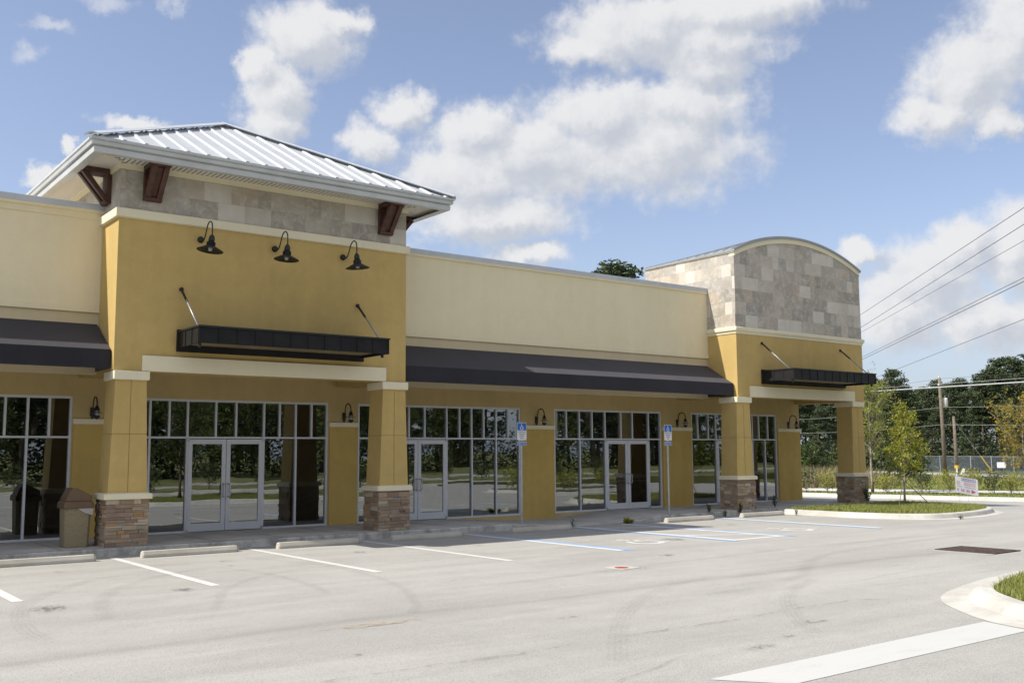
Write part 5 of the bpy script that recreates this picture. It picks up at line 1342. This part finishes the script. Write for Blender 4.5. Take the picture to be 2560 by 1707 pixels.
def wire(nm, pts, r_, m, label, sag=0.0, group='overhead wires'):
    P = []
    for p, q in zip(pts, pts[1:]):
        p, q = Vector(p), Vector(q)
        for k in range(12):
            f = k / 12; P.append(p.lerp(q, f) - Vector((0, 0, sag * 4 * f * (1 - f))))
    P.append(Vector(pts[-1])); b = MB(); b.tube(P, r_, 5); return tag(b.build(nm, m, None, True), label, 'cable', group)
def line_through(p, q, e0, e1):
    p, q = Vector(p), Vector(q); return [p + (p - q) * e0, q + (q - p) * e1]
wl = [((52.8, 34.8, 10.0), (33.8, 15.9, 10.0), 0.012, 'uppermost dark power line crossing the clouds on the right'), ((52.6, 34.7, 9.2), (32.8, 15.5, 9.2), 0.012, 'second power line from the top on the right'),
      ((53.0, 35.0, 8.95), (34.3, 16.3, 8.95), 0.009, 'third power line from the top on the right'), ((52.9, 35.0, 7.43), (32.6, 15.5, 7.43), 0.010, 'upper cable of the close pair of wires on the right'),
      ((52.9, 35.0, 7.29), (32.6, 15.5, 7.31), 0.013, 'lower cable of the close pair of wires on the right'), ((53.0, 34.2, 6.18), (33.3, 15.9, 6.18), 0.010, 'lowest dark line just above the black canopy corner')]
for p, q, r_, l in wl: wire('power_line', line_through(p, q, 1.6, 2.2), r_, M['wire'], l)
wire('service_cable', line_through((62.6, 41.6, 6.0), (62.1, 30.0, 6.0), 3.0, 4.0), 0.042, M['pwire'], 'thick white cable drawn across the front of the pines')
wire('service_cable', line_through((62.9, 41.6, 6.22), (62.3, 30.0, 6.25), 3.0, 4.0), 0.012, M['pwire'], 'thin pale cable just above the thick white one')
for z, z2, l in ((7.1, 7.2, 'wire from the very top of the tall wooden pole'), (6.55, 6.7, 'wire just below the top of the tall wooden pole'), (5.0, 4.9, 'wire level with the grey transformer'), (3.75, 3.6, 'low bundled wire at the height of the short pole')):
    wire('power_line', [far((80.5, 68.5, z)), far((69.5, 39.5, z)), far((58.7, 10.5, z2))], 0.011, M['wire'] if z > 5 else M['pwire'], l, 0.35)

# tilted yard sign on the island
t = thing('yard_sign', 'white yard sign with blue and red print, blown askew on two wire legs', 'sign', (33.3, 18.2, -0.03), R(-38)); t.scale = (0.78, 1.0, 1.1)
b = MB(); sh = lambda u, v: Vector((u * 1.02, 0.05 * math.sin(u * 2.5), 0.42 + v * 0.5 - u * 0.13 + 0.03 * (u * u)))
N_ = 8
for i in range(N_):
    u0, u1 = -0.5 + i / N_, -0.5 + (i + 1) / N_
    for dy in (0.0, 0.006): b.face([sh(u0, 0) + Vector((0, dy, 0)), sh(u1, 0) + Vector((0, dy, 0)), sh(u1, 1) + Vector((0, dy, 0)), sh(u0, 1) + Vector((0, dy, 0))])
bn = b.build('sign_board', M['banner'], t, local=True)
def printrow(nm, m, u0, u1, v0, v1, nchar, seed, gap=0.3):
    r = random.Random(seed); b = MB(); cw = (u1 - u0) / nchar
    for k in range(nchar):
        if r.random() < 0.12 and 0 < k < nchar - 1: continue
        a, c = u0 + k * cw, u0 + (k + 1 - gap) * cw; z0_, z1_ = v0, v1
        o_ = Vector((0, -0.004, 0))
        for (ua, ub, va, vb) in ((a, a + (c - a) * .35, z0_, z1_), (a + (c - a) * .4, c, z1_ - (z1_ - z0_) * .3, z1_), (a + (c - a) * .4, c, z0_, z0_ + (z1_ - z0_) * .3)):
            b.face([sh(ua, va) + o_, sh(ub, va) + o_, sh(ub, vb) + o_, sh(ua, vb) + o_])
    b.build(nm, m, bn, local=True)
printrow('blue_print', M['bblue'], -0.22, 0.44, 0.78, 0.95, 9, 1); printrow('faded_print', M['bpink'], -0.44, 0.42, 0.52, 0.72, 11, 2); printrow('small_print', M['bblue'], -0.42, 0.40, 0.38, 0.44, 18, 3, 0.45); printrow('red_print', M['bred'], -0.43, 0.15, 0.14, 0.27, 7, 4)
b = MB(); b.face([sh(0.2, 0.08) + Vector((0, -.004, 0)), sh(0.40, 0.2) + Vector((0, -.004, 0)), sh(0.2, 0.32) + Vector((0, -.004, 0))]); b.build('red_arrow', M['bred'], bn, local=True)
b = MB()
for u in (-0.33, 0.05): b.tube([sh(u, 0.5) + Vector((0, 0.01, 0)), (u, 0.02, -0.02)], 0.006, 5)
b.build('wire_legs', M['steel'], t, local=True)

# pale shed glimpsed between the trunks
t = thing('storage_shed', 'long pale shed glimpsed between the pine trunks at the right', 'building', far((128, 60, 0.1)), R(-40))
b = MB(); b.box(-7, 6, -3, 3, 0, 3.0); b.build('wall', M['farwhite'], t, local=True)
b = MB(); b.prism([(-3.3, 3.0), (3.3, 3.0), (0, 3.9)], lambda u, v, tt: (tt, u, v), -7.3, 6.3); b.build('roof', M['roof'], t, local=True)
